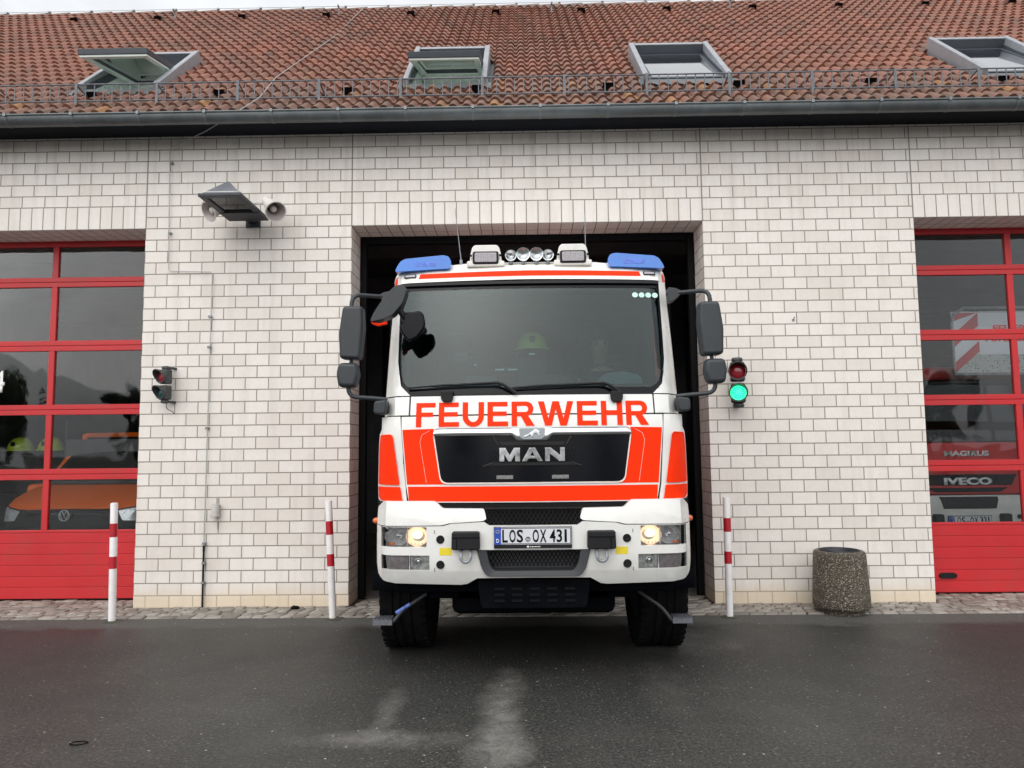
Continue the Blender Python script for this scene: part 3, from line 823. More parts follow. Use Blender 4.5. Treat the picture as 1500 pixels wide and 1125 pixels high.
def horn(label, mouth, back, r):
    m_, b_ = Vector(mouth), Vector(back); H = thing('horn_loudspeaker', label, 'loudspeaker', b_, group='horn loudspeakers beside the floodlight')
    d = m_-b_; L_ = d.length; T = aim((0, 0, 0), d)
    bm = BM(); lathe(bm, [(.028, -.05), (.05, -.045), (.054, 0), (.055, .01), (r*.68, L_*.45), (r*.84, L_*.75), (r, L_), (r+.012, L_), (r+.012, L_-.01)], T, 32)
    obj('bell', bm, 'horn_white', H, ang=50)
    bm = BM(); lathe(bm, [(.02, L_*.15), (.045, L_*.4), (r*.70, L_*.76), (r-.004, L_-.003)], T, 32); obj('bell_inside', bm, 'horn_in', H, ang=60)
    bm = BM(); lathe(bm, [(.001, L_*.84), (.02, L_*.83), (.032, L_*.78), (.034, L_*.5)], T, 20); obj('driver_plug', bm, 'horn_white', H)
    bm = BM(); tube(bm, soften([(0, 0, 0), (0, (0-b_.y)*.5, .0), (0, -b_.y-.012, -.0)]), .012, 8); box(bm, -.03, .03, -b_.y-.012, -b_.y, -.05, .05); obj('mount_arm', bm, 'horn_white', H)
    return H
horn('white horn speaker on the left of the floodlight, mouth turned left', P(305, 310, -.34), P(325, 304, -.22), .098)
horn('white horn speaker on the right of the floodlight, mouth turned down right', P(404, 310, -.37), P(392, 296, -.20), .098)
bm = BM(); q0, q1 = P(378, 298, -.05), P(386, 300, -.15)
tube(bm, soften([P(370, 300, -.03), P(376, 297, -.08), P(384, 298, -.12), P(388, 300, -.14)], .05), .004, 6)
tag(obj('speaker_cable', bm, 'cable'), 'thin cable looping from the floodlight to the right hand horn', 'cable')

def signal(label, loc, rz, lit, mat):
    S = thing('traffic_light', label, 'traffic light', loc, (0, 0, rz), group='two lamp signals beside the middle bay')
    # local: faces -y, red above green; wall behind at +y
    bm = BM()
    for z in (.11, -.11): box(bm, -.072, .072, -.045, .075, z-.10, z+.10)
    obj('housing', bm, mat, S, bevel=.022, seg=3)
    for u in (1, -1):
        bm = BM(); pr_ = [(.03, .21*u), (.052, .215*u), (.058, .235*u), (.05, .255*u), (.02, .26*u)]
        lathe(bm, pr_, Matrix.Translation((0, .02, 0)), 20, close=True); box(bm, -.018, .018, .02, .19, .235*u-.016, .235*u+.016)
        obj('mount_bracket', bm, mat, S, bevel=.003)
    for z, mm, nm in ((.11, 'red_lens', 'red_lens'), (-.11, 'green_on' if lit else 'green_lens', 'green_lens')):
        T = aim((0, -.045, z), (0, -1, 0))
        bm = BM(); n = 30; ra, rb = [], []
        for k in range(n):
            a = 2*pi*k/n; u = sin(a); L_ = .030 + .085*max(0., (u+.35)/1.35)**.8     # visor long on top, short below
            for lst, rr in ((ra, .090), (rb, .080)):
                lst.append((bm.verts.new((cos(a)*rr, -.04, z+u*rr)), bm.verts.new((cos(a)*(rr+.003), -.045-L_, z+u*(rr+.003)))))
        for k in range(n):
            j = (k+1) % n
            bm.faces.new((ra[k][0], ra[j][0], ra[j][1], ra[k][1])); bm.faces.new((rb[k][0], rb[k][1], rb[j][1], rb[j][0])); bm.faces.new((ra[k][1], ra[j][1], rb[j][1], rb[k][1]))
        obj('visor', bm, mat, S, ang=50)
        bm = BM(); lathe(bm, [(.0001, .022), (.03, .020), (.06, .012), (.079, -.004)], T, 28)
        lens = obj(nm, bm, mm, S)
        if lit and mm == 'green_on':
            bm = BM()
            for ring, cnt in ((.0, 1), (.022, 7), (.044, 13), (.066, 19)):
                for k in range(cnt):
                    a = 2*pi*k/cnt; lathe(bm, [(.0001, .031-ring*.22), (.005, .029-ring*.22), (.007, .018-ring*.3)], aim((cos(a)*ring, -.045, z+sin(a)*ring), (0, -1, 0)), 6)
            obj('led_dots', bm, emit('lit_green_diode', (.12, 1, .5), 1.6, (.1, .5, .3)), lens)
    return S
signal('black two lamp signal with its lower green lamp lit, right of the fire engine', (4.03, -.20, 2.262), R(-14), True, 'traffic_dark')
sL = signal('weathered two lamp signal with both lamps off, left of the floodlit pier', (-1.925, -.125, 2.315), R(-24), False, 'traffic_grey')
sL.scale = (.76, .76, .76)
bm = BM(); tube(bm, soften([(0, .05, -.25), (.0, .04, -.33), (.04, .12, -.37), (.05, .13, -.40)], .05), .005, 6); obj('loose_cable', bm, 'black_plastic', sL)

# lightning conductor: ridge, down the tiles, off the gutter, down the wall
LC = thing('lightning_conductor', 'thin grey lightning rod wire running from the ridge down over the gutter and left pier', 'conductor', (-1.5, -.03, 0))
g1 = P(352, 161, -.53); g2 = P(392, 148, -.40)
pts = [RP(-.935, 6.78, .06), RP(-.95, 3.8, .07), P(408, 124, -.05)+Vector((0, 0, 0)), P(380, 143, -.30), g1, P(300, 193, -.18), P(250, 216, -.045), P(249, 224, -.03), P(247, 393, -.03), P(248, 397, -.03), P(309, 398, -.03), P(311, 402, -.03), Vector((-1.505, -.03, .62))]
r_ = RP(-.95, 3.8, .07)
pts[1] = (RP(-.935, 6.78, .06) + RP(P(408,124,0).x, 1.45, .07))/2; pts[2] = RP(P(408, 124, .6).x, 1.25, .09)
bm = BM(); tube(bm, [p - LC.location for p in soften(pts, .03, 3)], .0055, 6); obj('wire_run', bm, 'wire', LC)
bm = BM(); tube(bm, [p - LC.location for p in (Vector((-1.505, -.03, .64)), Vector((-1.505, -.03, .58)))], .013, 8); tube(bm, [(-.005, 0, .60), (-.005, 0, .0)], .011, 8); obj('ground_rod', bm, 'black_plastic', LC)
for z in (3.05, 2.72, 1.86, .66, .46, .26):
    bm = BM(); box(bm, -.022, .012, -.012, .029, z-.012, z+.012); obj('wall_clip', bm, 'galv', LC, bevel=.003)
for x, z in ((-1.972-0, 4.75), (-1.966, 3.97)):
    bm = BM(); box(bm, x+1.5-.014, x+1.5+.014, -.01, .029, z-.012, z+.012); obj('wall_clip', bm, 'galv', LC, bevel=.003)
# wall socket
SK = thing('wall_socket', 'small round grey outdoor socket low on the left pier', 'socket', (-1.385, 0, 1.0))
bm = BM(); lathe(bm, [(.001, .07), (.036, .07), (.040, .06), (.040, -.035), (.046, -.037), (.047, -.062), (.040, -.066), (.034, -.05), (.001, -.05)], Matrix.Translation((0, -.055, 0)), 24)
obj('socket_body', bm, 'socket', SK)
bm = BM(); box(bm, -.035, .035, -.02, -.0, -.05, .055); obj('back_plate', bm, 'socket', SK, bevel=.004)
bm = BM(); tube(bm, [(0, -.02, .06), (0, -.015, .13)], .006, 8); tube(bm, [(0.012, -.015, -.05), (.012, -.012, -.2)], .003, 6); obj('socket_cable', bm, 'cable', SK)
q = P(1162, 469, 0)
bm = BM(); tube(bm, [(q.x, 0, q.z), (q.x+.003, -.03, q.z+.03)], .006, 6); box(bm, q.x-.012, q.x+.012, -.006, 0, q.z-.012, q.z+.012)
tag(obj('wall_hook', bm, 'galv'), 'tiny metal hook alone in the middle of the right pier', 'hook')

# ------------------------------------------------------------------ bollards
def bollard(x, y, lean, label):
    B = thing('bollard', label, 'bollard', (x, y, 0), (0, lean, 0), group='red and white steel posts along the wall')
    bm = BM(); lathe(bm, [(.034, -.05), (.034, 1.115), (.031, 1.125), (.001, 1.128)], None, 24); obj('post', bm, 'bollard_white', B)
    for z0, z1 in ((.50, .615), (.80, .93)):
        bm = BM(); lathe(bm, [(.0343, z0), (.0352, z0+.001), (.0352, z1-.001), (.0343, z1)], None, 24); obj('red_band', bm, 'bollard_red', B)
    bm = BM(); n = 14; rg = [[bm.verts.new((cos(2*pi*k/n)*r*random.uniform(.9, 1.1), sin(2*pi*k/n)*r*random.uniform(.9, 1.1), h)) for k in range(n)] for r, h in ((.10, -.002), (.06, .008), (.035, .012))]
    for a, b in zip(rg, rg[1:]):
        for k in range(n): bm.faces.new((a[k], a[(k+1) % n], b[(k+1) % n], b[k]))
    obj('footing', bm, 'joint', B)
    return B
bollard(-2.125, -.60, R(-1.0), 'upright red and white post in front of the left garage door')
bollard(-.021, -.54, R(-2.8), 'leaning red and white post left of the fire engine')
bollard(3.762, -.58, R(.4), 'red and white post right of the fire engine, near the concrete bin')

# ------------------------------------------------------------------ litter bin
BN = thing('litter_bin', 'round exposed pebble concrete bin on the pavement against the right pier', 'bin', (4.90, -.385, 0))
bm = BM(); lathe(bm, [(.205, .0), (.205, .035), (.252, .05), (.262, .075), (.262, .13), (.240, .555), (.232, .580), (.215, .590), (.190, .588), (.185, .575), (.185, .10), (.001, .10)], None, 48)
obj('concrete_shell', bm, 'aggregate', BN, ang=60)
bm = BM(); lathe(bm, [(.183, .12), (.183, .592), (.179, .598), (.175, .592), (.172, .14), (.001, .14)], None, 40); obj('liner', bm, 'bin_liner', BN)
# rubber ring on the asphalt
bm = BM(); pr = [(-.653+.045*cos(a)*(1+.1*sin(2*a)), -3.563+.026*sin(a), .006) for a in [2*pi*k/24 for k in range(25)]]; tube(bm, pr + [(-.60, -3.56, .006)], .003, 6)
tag(obj('cable_tie', bm, 'rubber'), 'small black loop lying alone on the asphalt at the lower left', 'cable tie')
bm = BM(); q = P(430, 878, -.2)
bmesh.ops.create_icosphere(bm, subdivisions=2, radius=.035)
for v in bm.verts: v.co = Vector((v.co.x*1.3+q.x, v.co.y+(-.14), v.co.z*.6+.025)) * 1 + Vector((random.uniform(-.004, .004), 0, random.uniform(-.004, .004)))
tag(obj('stone', bm, 'rubber'), 'small dark lump on the cobbles under the left pier', 'stone')

# ------------------------------------------------------------------ fire engine
TX, TY = 1.89, -2.70
FE = thing('fire_engine', 'white and fluorescent red fire engine nosing out of the open middle bay', 'fire engine', (TX, TY, 0))
def TL(a, b, y): p = P(a, b, TY+y); return Vector((p.x-TX, y, p.z))
ZP = [(1.15, .075), (1.25, .08), (1.76, .095), (1.85, .11), (2.0, .145), (2.43, .27), (2.88, .41), (2.96, .45), (3.03, .54), (3.08, .68), (3.11, .95)]
def zprof(z):
    if z <= ZP[0][0]: return ZP[0][1]
    for (a, ya), (b, yb) in zip(ZP, ZP[1:]):
        if z <= b: return ya + (yb-ya)*(z-a)/(b-a)
    return ZP[-1][1]
def cab(x, z):
    ax = abs(x); return zprof(z) + .075*(ax/1.05)**2 + .22*max(0, (ax-.93)/.16)**2.4
def bump_s(x, z):
    ax = abs(x); b = 0.
    if z < .86: b = .055*((.86-z)/.17)**2
    if z > 1.12: b = .03*((z-1.12)/.13)
    return b + .06*ax**2 + .24*max(0, (ax-.955)/.17)**2.6
xo = lambda z: 1.088 if z < 1.95 else 1.088 - .045*(z-1.95)

# lower bumper with lamp openings
hl = (.730, 1.058, .943, 1.077); fg = (.710, 1.056, .789, .887)
half = [(0, 1.088), (.30, 1.088), (.335, 1.112), (.56, 1.100), (.62, 1.084), (1.122, 1.078), (1.125, .80), (1.108, .735), (1.05, .703), (.95, .690), (.50, .683), (.455, .69), (.385, .732), (0, .735)]
holes = [hl, (-hl[1], -hl[0], hl[2], hl[3]), fg, (-fg[1], -fg[0], fg[2], fg[3]), (-.325, .325, .775, .922)]
BP = panel('bumper', sym(half), bump_s, .05, 'white_paint', FE, holes=holes, step=.06, bevel=.009, seg=3)
up_half = [(.335, 1.200), (.62, 1.203), (.675, 1.252), (1.045, 1.252), (1.108, 1.200), (1.121, 1.084), (.625, 1.090), (.565, 1.106), (.345, 1.118), (.318, 1.13)]
for f in (lambda p: p, flipx):
    panel('bumper_cover', fillet(f(up_half), .012, 2), bump_s, .045, 'white_paint', FE, step=.06, bevel=.010, seg=3, off=.002)
# bumper side returns
for q in (-1, 1):
    bm = BM()
    rows = []
    for z in (.705, .75, .80, 1.0, 1.2, 1.25):
        y0 = bump_s(1.12, z)+.01; xx = 1.12 if z > .74 else 1.108
        rows.append([bm.verts.new((q*xx, y0, z)), bm.verts.new((q*(xx+.012), y0+.25, z)), bm.verts.new((q*(xx+.012), y0+.62, z))])
    for a, b in zip(rows, rows[1:]):
        for k in (0, 1): bm.faces.new((a[k], a[k+1], b[k+1], b[k]) if q > 0 else (a[k], b[k], b[k+1], a[k+1]))
    obj('bumper_side', bm, 'white_paint', FE, recalc=False)
# black filler behind gaps
bm = BM(); box(bm, -.98, .98, .16, .30, .74, 1.27); box(bm, -.93, .93, .235, .4, 1.275, 2.0)
obj('nose_frame', bm, 'black_plastic', FE, smooth=False)
# upper mesh grille
panel('mesh_backing', [(-.33, 1.085), (.33, 1.085), (.35, 1.21), (-.35, 1.21)], bump_s, .01, 'black_print', FE, off=.035)
bm = BM(); k = -.60
def clipseg(x0, z0, x1, z1, xa, xb, za, zb):
    for _ in (0,):
        t0, t1 = 0, 1
        for p, q in ((-(x1-x0), x0-xa), (x1-x0, xb-x0), (-(z1-z0), z0-za), (z1-z0, zb-z0)):
            if abs(p) < 1e-9:
                if q < 0: return None
            else:
                r = q/p
                if p < 0: t0 = max(t0, r)
                else: t1 = min(t1, r)
        if t0 >= t1: return None
        return x0+(x1-x0)*t0, z0+(z1-z0)*t0, x0+(x1-x0)*t1, z0+(z1-z0)*t1
def lattice(xa, xb, za, zb, pitch, slope, y, r, surf=bump_s):
    bm = BM(); h = zb-za; c = xa-h*slope
    while c < xb+h*slope:
        for s in (1, -1):
            g = clipseg(c, za if s > 0 else zb, c+h*slope, zb if s > 0 else za, xa, xb, za, zb)
            if g and math.hypot(g[2]-g[0], g[3]-g[1]) > .01:
                tube(bm, [(g[0], surf(g[0], 1.)+y, g[1]), (g[2], surf(g[2], 1.)+y, g[3])], r, 4, cap=False)
        c += pitch
    return bm
obj('mesh_grille', lattice(-.325, .325, 1.095, 1.20, .030, .62, .022, .0028), 'black_plastic', FE, smooth=False)
bm = BM(); box(bm, -.335, .335, .01, .03, 1.196, 1.206); box(bm, -.17, -.03, .0, .012, 1.092, 1.098); obj('grille_trim', bm, 'black_plastic', FE, bevel=.002)
# dark slot above cover
panel('upper_slot', [(-.68, 1.192), (.68, 1.192), (.66, 1.262), (-.66, 1.262)], bump_s, .01, 'black_print', FE, off=.06)
# plate
def plate(parent, cx, z0, z1, y, s1, s2, w=.52):
    x0, x1 = cx-w/2, cx+w/2; S = lambda x, z: y
    panel('plate_holder', rect(x0-.004, x1+.004, z0-.026, z1+.004), S, .012, 'black_plastic', parent, off=.0, bevel=.003)
    pl = panel('number_plate', fillet(rect(x0, x1, z0, z1), .008), S, .003, 'plate_white', parent, off=-.004, bevel=.001)
    bm = BM()
    o = fillet(rect(x0+.003, x1-.003, z0+.003, z1-.003), .008); i_ = fillet(rect(x0+.0075, x1-.0075, z0+.0075, z1-.0075), .006)
    va = [bm.verts.new((p[0], y-.0048, p[1])) for p in o]; vb = [bm.verts.new((p[0], y-.0048, p[1])) for p in i_]
    for k in range(len(va)): bm.faces.new((va[k], va[(k+1) % len(va)], vb[(k+1) % len(va)], vb[k]))
    obj('plate_border', bm, 'black_print', pl, smooth=False)
    panel('euro_strip', rect(x0+.001, x0+.044, z0+.001, z1-.001), S, .0015, 'plate_blue', pl, off=-.0062, bevel=0)
    text('country_letter', 'D', x0+.013, x0+.031, z0+.014, z0+.038, S, 'white_print', pl, th=.001, out=.0065, off=.02)
    bm = BM()
    for k in range(12):
        a = 2*pi*k/12; lathe(bm, [(.0001, .0), (.0022, 0.)], aim((x0+.022+.011*cos(a), y-.0066, z1-.026+.011*sin(a)), (0, -1, 0)), 5)
    obj('star_ring', bm, simple('star_yellow', (.8, .65, .05)) if 'sy' not in M else M['sy'], pl, smooth=False)
    h0_, h1_ = z0+.014, z1-.014
    for ch_, xa_, xb_ in zip(s1 + s2.replace(' ', ''), (.053, .101, .151, .258, .307, .374, .420, .473), (.090, .144, .194, .301, .352, .413, .457, .489)):
        text('plate_letter', ch_, x0+xa_, x0+xb_, h0_, h1_, S, 'black_print', pl, th=.001, out=.0045, off=.020)
    bm = BM(); tube(bm, [(x0+.226+.015*cos(t), y-.0055, z0+.036+.015*sin(t)) for t in [2*pi*k/20 for k in range(21)]], .002, 5)
    tube(bm, [(x0+.218, y-.0055, z0+.036), (x0+.226, y-.0055, z0+.026), (x0+.234, y-.0055, z0+.042), (x0+.226, y-.0055, z0+.046), (x0+.220, y-.0055, z0+.040)], .0022, 5)
    obj('seal', bm, 'dark_metal', pl)
    return pl
PL = plate(FE, -.004, .962, 1.076, -.012, 'LOS', 'OX 431')
text('holder_print', 'loewen', -.055, .04, .941, .950, FLAT, 'white_print', PL, th=.001, out=.0125) if False else None
bm = BM(); box(bm, -.045, -.030, -.0135, -.0122, .942, .953)
for k in range(7): box(bm, -.022+k*.010, -.015+k*.010, -.0135, -.0122, .944, .950)
obj('holder_print', bm, 'white_print', PL, smooth=False)
# lower intake tray
bm = BM()
out_ = fillet([(-.385, .926), (.385, .926), (.352, .80), (.315, .748), (-.315, .748), (-.352, .80)], [.005, .005, .03, .04, .04, .03], 5)
inn = fillet([(-.318, .922), (.318, .922), (.300, .83), (.27, .785), (-.27, .785), (-.300, .83)], [.005, .005, .03, .04, .04, .03], 5)
def ring_pan(bm, o, i_, yo, yi, yf):
    n = len(o); A = [bm.verts.new((x, yf, z)) for x, z in o]; B = [bm.verts.new((x, yo, z)) for x, z in o]; C_ = [bm.verts.new((x, yo+.01, z)) for x, z in i_]; D_ = [bm.verts.new((x, yi, z)) for x, z in i_]
    for k in range(n):
        j = (k+1) % n
        bm.faces.new((A[k], A[j], B[j], B[k])); bm.faces.new((B[k], B[j], C_[j], C_[k])); bm.faces.new((C_[k], C_[j], D_[j], D_[k]))
    bm.faces.new(D_)
ring_pan(bm, out_, inn, -.006, .14, .03)
obj('intake_tray', bm, simple('grey_plastic', (.032, .034, .040), .45), FE, bevel=.006)
obj('intake_mesh', lattice(-.30, .30, .80, .915, .028, .6, .115, .0025), 'black_print', FE, smooth=False)
# front lip
bm = BM(); prism(bm, fillet([(-.39, .718), (.39, .718), (.36, .52), (-.36, .52)], .03), .07, .40)
LIP = obj('front_lip', bm, 'under_black', FE, bevel=.012)
for r_i, z in enumerate((.655, .615, .575)):
    for k in range(5):
        bm = BM(); box(bm, -.27+k*.12, -.20+k*.12, .062, .069, z-.008, z+.008); obj('lip_slot', bm, 'black_print', LIP, smooth=False)
bm = BM(); box(bm, -.98, .98, .24, .9, .60, .76); obj('underbody_shield', bm, 'under_black', FE, bevel=.02)

# headlamps
def lamp_block(q):
    f = lambda x: q*x
    X0, X1, Z0, Z1 = hl; fx = lambda a, b: (min(q*a, q*b), max(q*a, q*b))
    bm = BM(); x0, x1 = fx(X0-.012, X1+.012)
    S = lambda x, z: bump_s(x, z)
    HLo = panel('headlight', rect(x0, x1, Z0-.012, Z1+.012), S, .02, 'lamp_back', FE, off=.085, bevel=.002)
    def bowl(nm, cx, cz, r, yy, mat, depth=.05, sx=1.15):
        bm = BM(); yb_ = bump_s(cx, cz)+yy
        T = Matrix.Translation((q*cx, yb_, cz)) @ Matrix.Diagonal((sx, 1, 1, 1)).to_4x4() @ Matrix.Rotation(R(90), 4, 'X')
        lathe(bm, [(.001, -depth), (r*.35, -depth*.93), (r*.7, -depth*.6), (r*.92, -depth*.2), (r, 0), (r+.004, 0)], T, 28); return obj(nm, bm, mat, HLo, ang=60)
    bowl('dipped_lamp', .803, 1.010, .064, .050, 'head_glow')
    bm = BM(); bmesh.ops.create_uvsphere(bm, u_segments=16, v_segments=10, radius=.030)
    for v in bm.verts: v.co = Vector((q*.803 + v.co.x*1.15, bump_s(.8, 1)+.062+v.co.y*.6, 1.020 + v.co.z*.9))
    obj('lit_bulb', bm, 'head_on', HLo)
    bowl('main_beam_bowl', .932, 1.012, .061, .060, 'lens_bowl')
    bowl('bulb_cap', .925, 1.015, .016, .045, 'chrome', .02)
    bowl('indicator_bowl', 1.005, 1.0, .03, .09, 'lens_bowl', .03)
    bm = BM(); x0_, x1_ = fx(.96, 1.0); box(bm, x0_, x1_, bump_s(.98, 1)+.05, bump_s(.98, 1)+.055, .952, .966); obj('indicator_bulb', bm, 'orange_lens', HLo)
    bm = BM(); x0_, x1_ = fx(.865, .872); box(bm, x0_, x1_, bump_s(.87, 1)+.03, bump_s(.87, 1)+.08, .95, 1.07)
    x0_, x1_ = fx(.75, .86); 
    for k in range(4): 
        xx = q*(.765+.025*k); box(bm, xx-.002, xx+.002, bump_s(.8, 1)+.04, bump_s(.8, 1)+.05, .952, .968)
    obj('lamp_divider', bm, 'lens_bowl', HLo)
    x0, x1 = fx(X0+.001, X1-.001)
    panel('headlight_cover', rect(x0, x1, Z0+.001, Z1-.001), S, .003, 'lens_clear', HLo, off=.010, bevel=0)
    bm = BM(); X0, X1, Z0, Z1 = fg; x0, x1 = fx(X0-.012, X1+.012)
    F = panel('fog_light', rect(x0, x1, Z0-.012, Z1+.012), S, .02, 'flood_dark', FE, off=.065, bevel=.002)
    x0, x1 = fx(.86, 1.03); panel('side_reflector', rect(x0, x1, Z0, Z1), S, .008, simple('smoked_lens', (.30, .27, .28), .3, 0, .3, 30), F, off=.03, bevel=.002)
    x0, x1 = fx(.715, .853); panel('fog_bowl', rect(x0, x1, Z0, Z1), S, .008, simple('dull_reflector', (.55, .58, .57), .3, .3, .5, 40), F, off=.045, bevel=.002)
    bm = BM(); lathe(bm, [(.001, .02), (.012, .018), (.016, .012), (.022, .010), (.026, .0)], aim((q*.79, bump_s(.79, .84)+.045, .842), (0, -1, 0)), 20); obj('fog_bulb', bm, 'chrome', F)
    bm = BM(); x0, x1 = fx(.845, .853); box(bm, x0, x1, bump_s(.85, .84)+.012, bump_s(.85, .84)+.05, .79, .886)
    x0, x1 = fx(.83, .842); box(bm, x0, x1, bump_s(.85, .84)+.03, bump_s(.85, .84)+.045, .80, .875); obj('fog_divider', bm, 'lens_bowl', F)
    X0, X1 = fg[:2]; x0, x1 = fx(X0+.001, X1-.001); panel('fog_cover', rect(x0, x1, Z0+.001, Z1-.001), S, .003, 'lens_clear', F, off=.008, bevel=0)
for q in (-1, 1): lamp_block(q)
# caps, shackles, stickers, sockets
for q in (-1, 1):
    bm = BM(); cx = q*.457
    T = Matrix.Translation((cx, 0, .995))
    prof = fillet([(-.093, .058), (.093, .058), (.096, -.055), (.085, -.062), (-.085, -.062), (-.096, -.055)], .014)
    prism(bm, [(x+cx, z+.994) for x, z in prof], -.055, .03)
    cap = obj('tow_cap', bm, 'black_plastic', FE, bevel=.016, seg=3)
    bm = BM(); box(bm, cx-.088, cx+.088, -.060, -.05, 1.012, 1.017); box(bm, cx+q*.058, cx+q*.062, -.060, -.05, .94, 1.01); obj('cap_rib', bm, 'black_gloss', cap)
    bm = BM(); R0 = .032
    pts = [(cx-R0, .02, .945), (cx-R0, -.02, .93), (cx-R0, -.045, .895)] + [(cx-R0*cos(t), -.05, .885-R0*sin(t)) for t in [pi*k/10 for k in range(11)]] + [(cx+R0, -.045, .895), (cx+R0, -.02, .93), (cx+R0, .02, .945)]
    tube(bm, pts, .0115, 8); obj('shackle', bm, 'galv', FE)
    sxc = q*.598; panel('yellow_sticker', rect(sxc-.042, sxc+.042, .889, .939), bump_s, .001, 'yellow_tag', BP, off=-.0015, bevel=0)
    for z in (.995, .826):
        bm = BM(); lathe(bm, [(.001, .004), (.010, .005), (.012, .009), (.016, .009), (.018, .004), (.022, .004), (.026, .008), (.029, .0)], aim((q*.634, bump_s(.634, z), z), (0, -1, 0)), 24)
        obj('grommet', bm, 'black_plastic', BP)
    for z in (1.045, .79): 
        t_ = panel('tiny_print', rect(q*.675-.004, q*.675+.004, z-.012, z+.012), bump_s, .001, simple('grey_print', (.3, .3, .3)), BP, off=-.0012, bevel=0)

# front flap with grille
flap = [(0, 1.757), (.905, 1.752), (.885, 1.30), (.872, 1.241), (0, 1.239)]
flapf = sym([(0, 1.842), (.925, 1.840), (.923, 1.752), (.888, 1.36), (.866, 1.239), (0, 1.237)])
FP = panel('front_flap', flapf, cab, .04, 'white_paint', FE, bevel=.007, seg=3)
panel('front_apron', sym([(0, 1.985), (.862, 1.985), (.864, 1.849), (0, 1.851)]), cab, .04, 'white_paint', FE, bevel=.006, seg=3)
# wordmark, wide slab letters
def letters(name, polys, x0, z0, h, mat, parent, surf, th, off, bevel=.0025):
    bm = BM()
    for poly in polys: bm.faces.new([bm.verts.new((x0+x*h, 0, z0+z*h)) for x, z in poly])
    bmesh.ops.triangulate(bm, faces=bm.faces[:], ngon_method='EAR_CLIP'); drape(bm, surf, off, th, .2)
    return obj(name, bm, mat, parent, bevel=bevel, seg=2)

w_ = .235
LF = ([[(0,0),(w_,0),(w_,.42),(w_,.60),(w_,1-w_*.82),(w_,1),(0,1)], [(w_,.42),(.74,.42),(.74,.60),(w_,.60)], [(w_,1-w_*.82),(.84,1-w_*.82),(.84,1),(w_,1)]], .84)
LE_ = ([[(0,0),(w_,0),(w_,.19),(w_,.42),(w_,.60),(w_,.81),(w_,1),(0,1)], [(w_,0),(.88,0),(.88,.19),(w_,.19)], [(w_,.42),(.82,.42),(.82,.60),(w_,.60)], [(w_,.81),(.86,.81),(.86,1),(w_,1)]], .88)
def arc(cx, cz, rx, rz, a0, a1, n=9): return [(cx+rx*cos(R(a0+(a1-a0)*i/n)), cz+rz*sin(R(a0+(a1-a0)*i/n))) for i in range(n+1)]
LU = ([[(0,1)] + arc(.46,.42,.46,.435,180,360) + [(.92,1),(.92-w_,1)] + arc(.46,.42,.46-w_,.24,360,180) + [(w_,1)]], .92)
LH = ([[(0,0),(w_,0),(w_,.41),(w_,.61),(w_,1),(0,1)], [(.92-w_,0),(.92,0),(.92,1),(.92-w_,1),(.92-w_,.61),(.92-w_,.41)], [(w_,.41),(.92-w_,.41),(.92-w_,.61),(w_,.61)]], .92)
LR = ([[(0,0),(w_,0),(w_,.39),(w_,.57),(w_,.82),(w_,1),(0,1)],
       [(w_,.82),(.60,.82)] + arc(.60,.695,.11,.125,90,-90,6) + [(w_,.57),(w_,.39),(.40,.39),(.62,.40)] + arc(.63,.70,.305,.30,-80,90,9) + [(w_,1)],
       [(.40,.39),(.62,.0),(.90-.0,.0),(.98,.0),(.74,.36),(.70,.41),(.62,.40)]], .98)
LW = ([[(x*1.08, z) for x, z in p] for p in [[(0,1),(.27,0),(.53,0),(.70,.66),(.87,0),(1.13,0),(1.40,1),(1.16,1),(1.0,.30),(.83,1),(.57,1),(.40,.30),(.24,1)]]], 1.51)
seq = [LF, LE_, LU, LE_, LR, LW, LE_, LH, LR]; gap = .15; tot = sum(l[1] for l in seq) + gap*8
sx = 1.645/tot; hz = .173; xx = -.820
LT = thing if False else None
for pl_, wd in seq:
    bm = BM()
    for poly in pl_: bm.faces.new([bm.verts.new((xx+x*sx, 0, 1.765+z*hz)) for x, z in poly])
    bmesh.ops.remove_doubles(bm, verts=bm.verts[:], dist=.0003)
    drape(bm, cab, -.0028, .0015, .03); obj('letter', bm, 'signal_red', FE, smooth=False)
    xx += (wd+gap)*sx

# lettering crosses the seam: it is split there like the foil on the vehicle
GO = fillet([(-.683, 1.752), (.683, 1.752), (.689, 1.70), (.638, 1.372), (-.638, 1.372), (-.689, 1.70)], [.015, .015, .01, .05, .05, .01], 5)
ro = lambda s: fillet([(-.683-s, 1.753), (.683+s, 1.753), (.689+s, 1.70), (.638+s*.7, 1.372-s), (-.638-s*.7, 1.372-s), (-.689-s, 1.70)], [.015, .015, .01, .05, .05, .01], 5)
# red foil (two wings + lower band)
for f in (lambda p: p, flipx):
    panel('red_foil', f([(.688, 1.752), (.916, 1.748), (.880, 1.363), (.600, 1.363), (.63, 1.42)]), cab, .0015, 'signal_red', FP, off=-.002, bevel=0)
    # the pressed crease
    bm = BM(); cr = [(.72, 1.74), (.775, 1.71), (.79, 1.66), (.742, 1.375)]
    cr = [((x if f(((1, 0), (0, 1)))[0] == (1, 0) else -x), z) for x, z in cr]
    tube(bm, [(x, cab(x, z)-.002, z) for x, z in cr], .0011, 5); obj('crease', bm, 'pale_trim', FP)
panel('red_band', sym([(0, 1.349), (.874, 1.349), (.867, 1.246), (0, 1.244)]), cab, .0015, 'signal_red', FP, off=-.002, bevel=0)
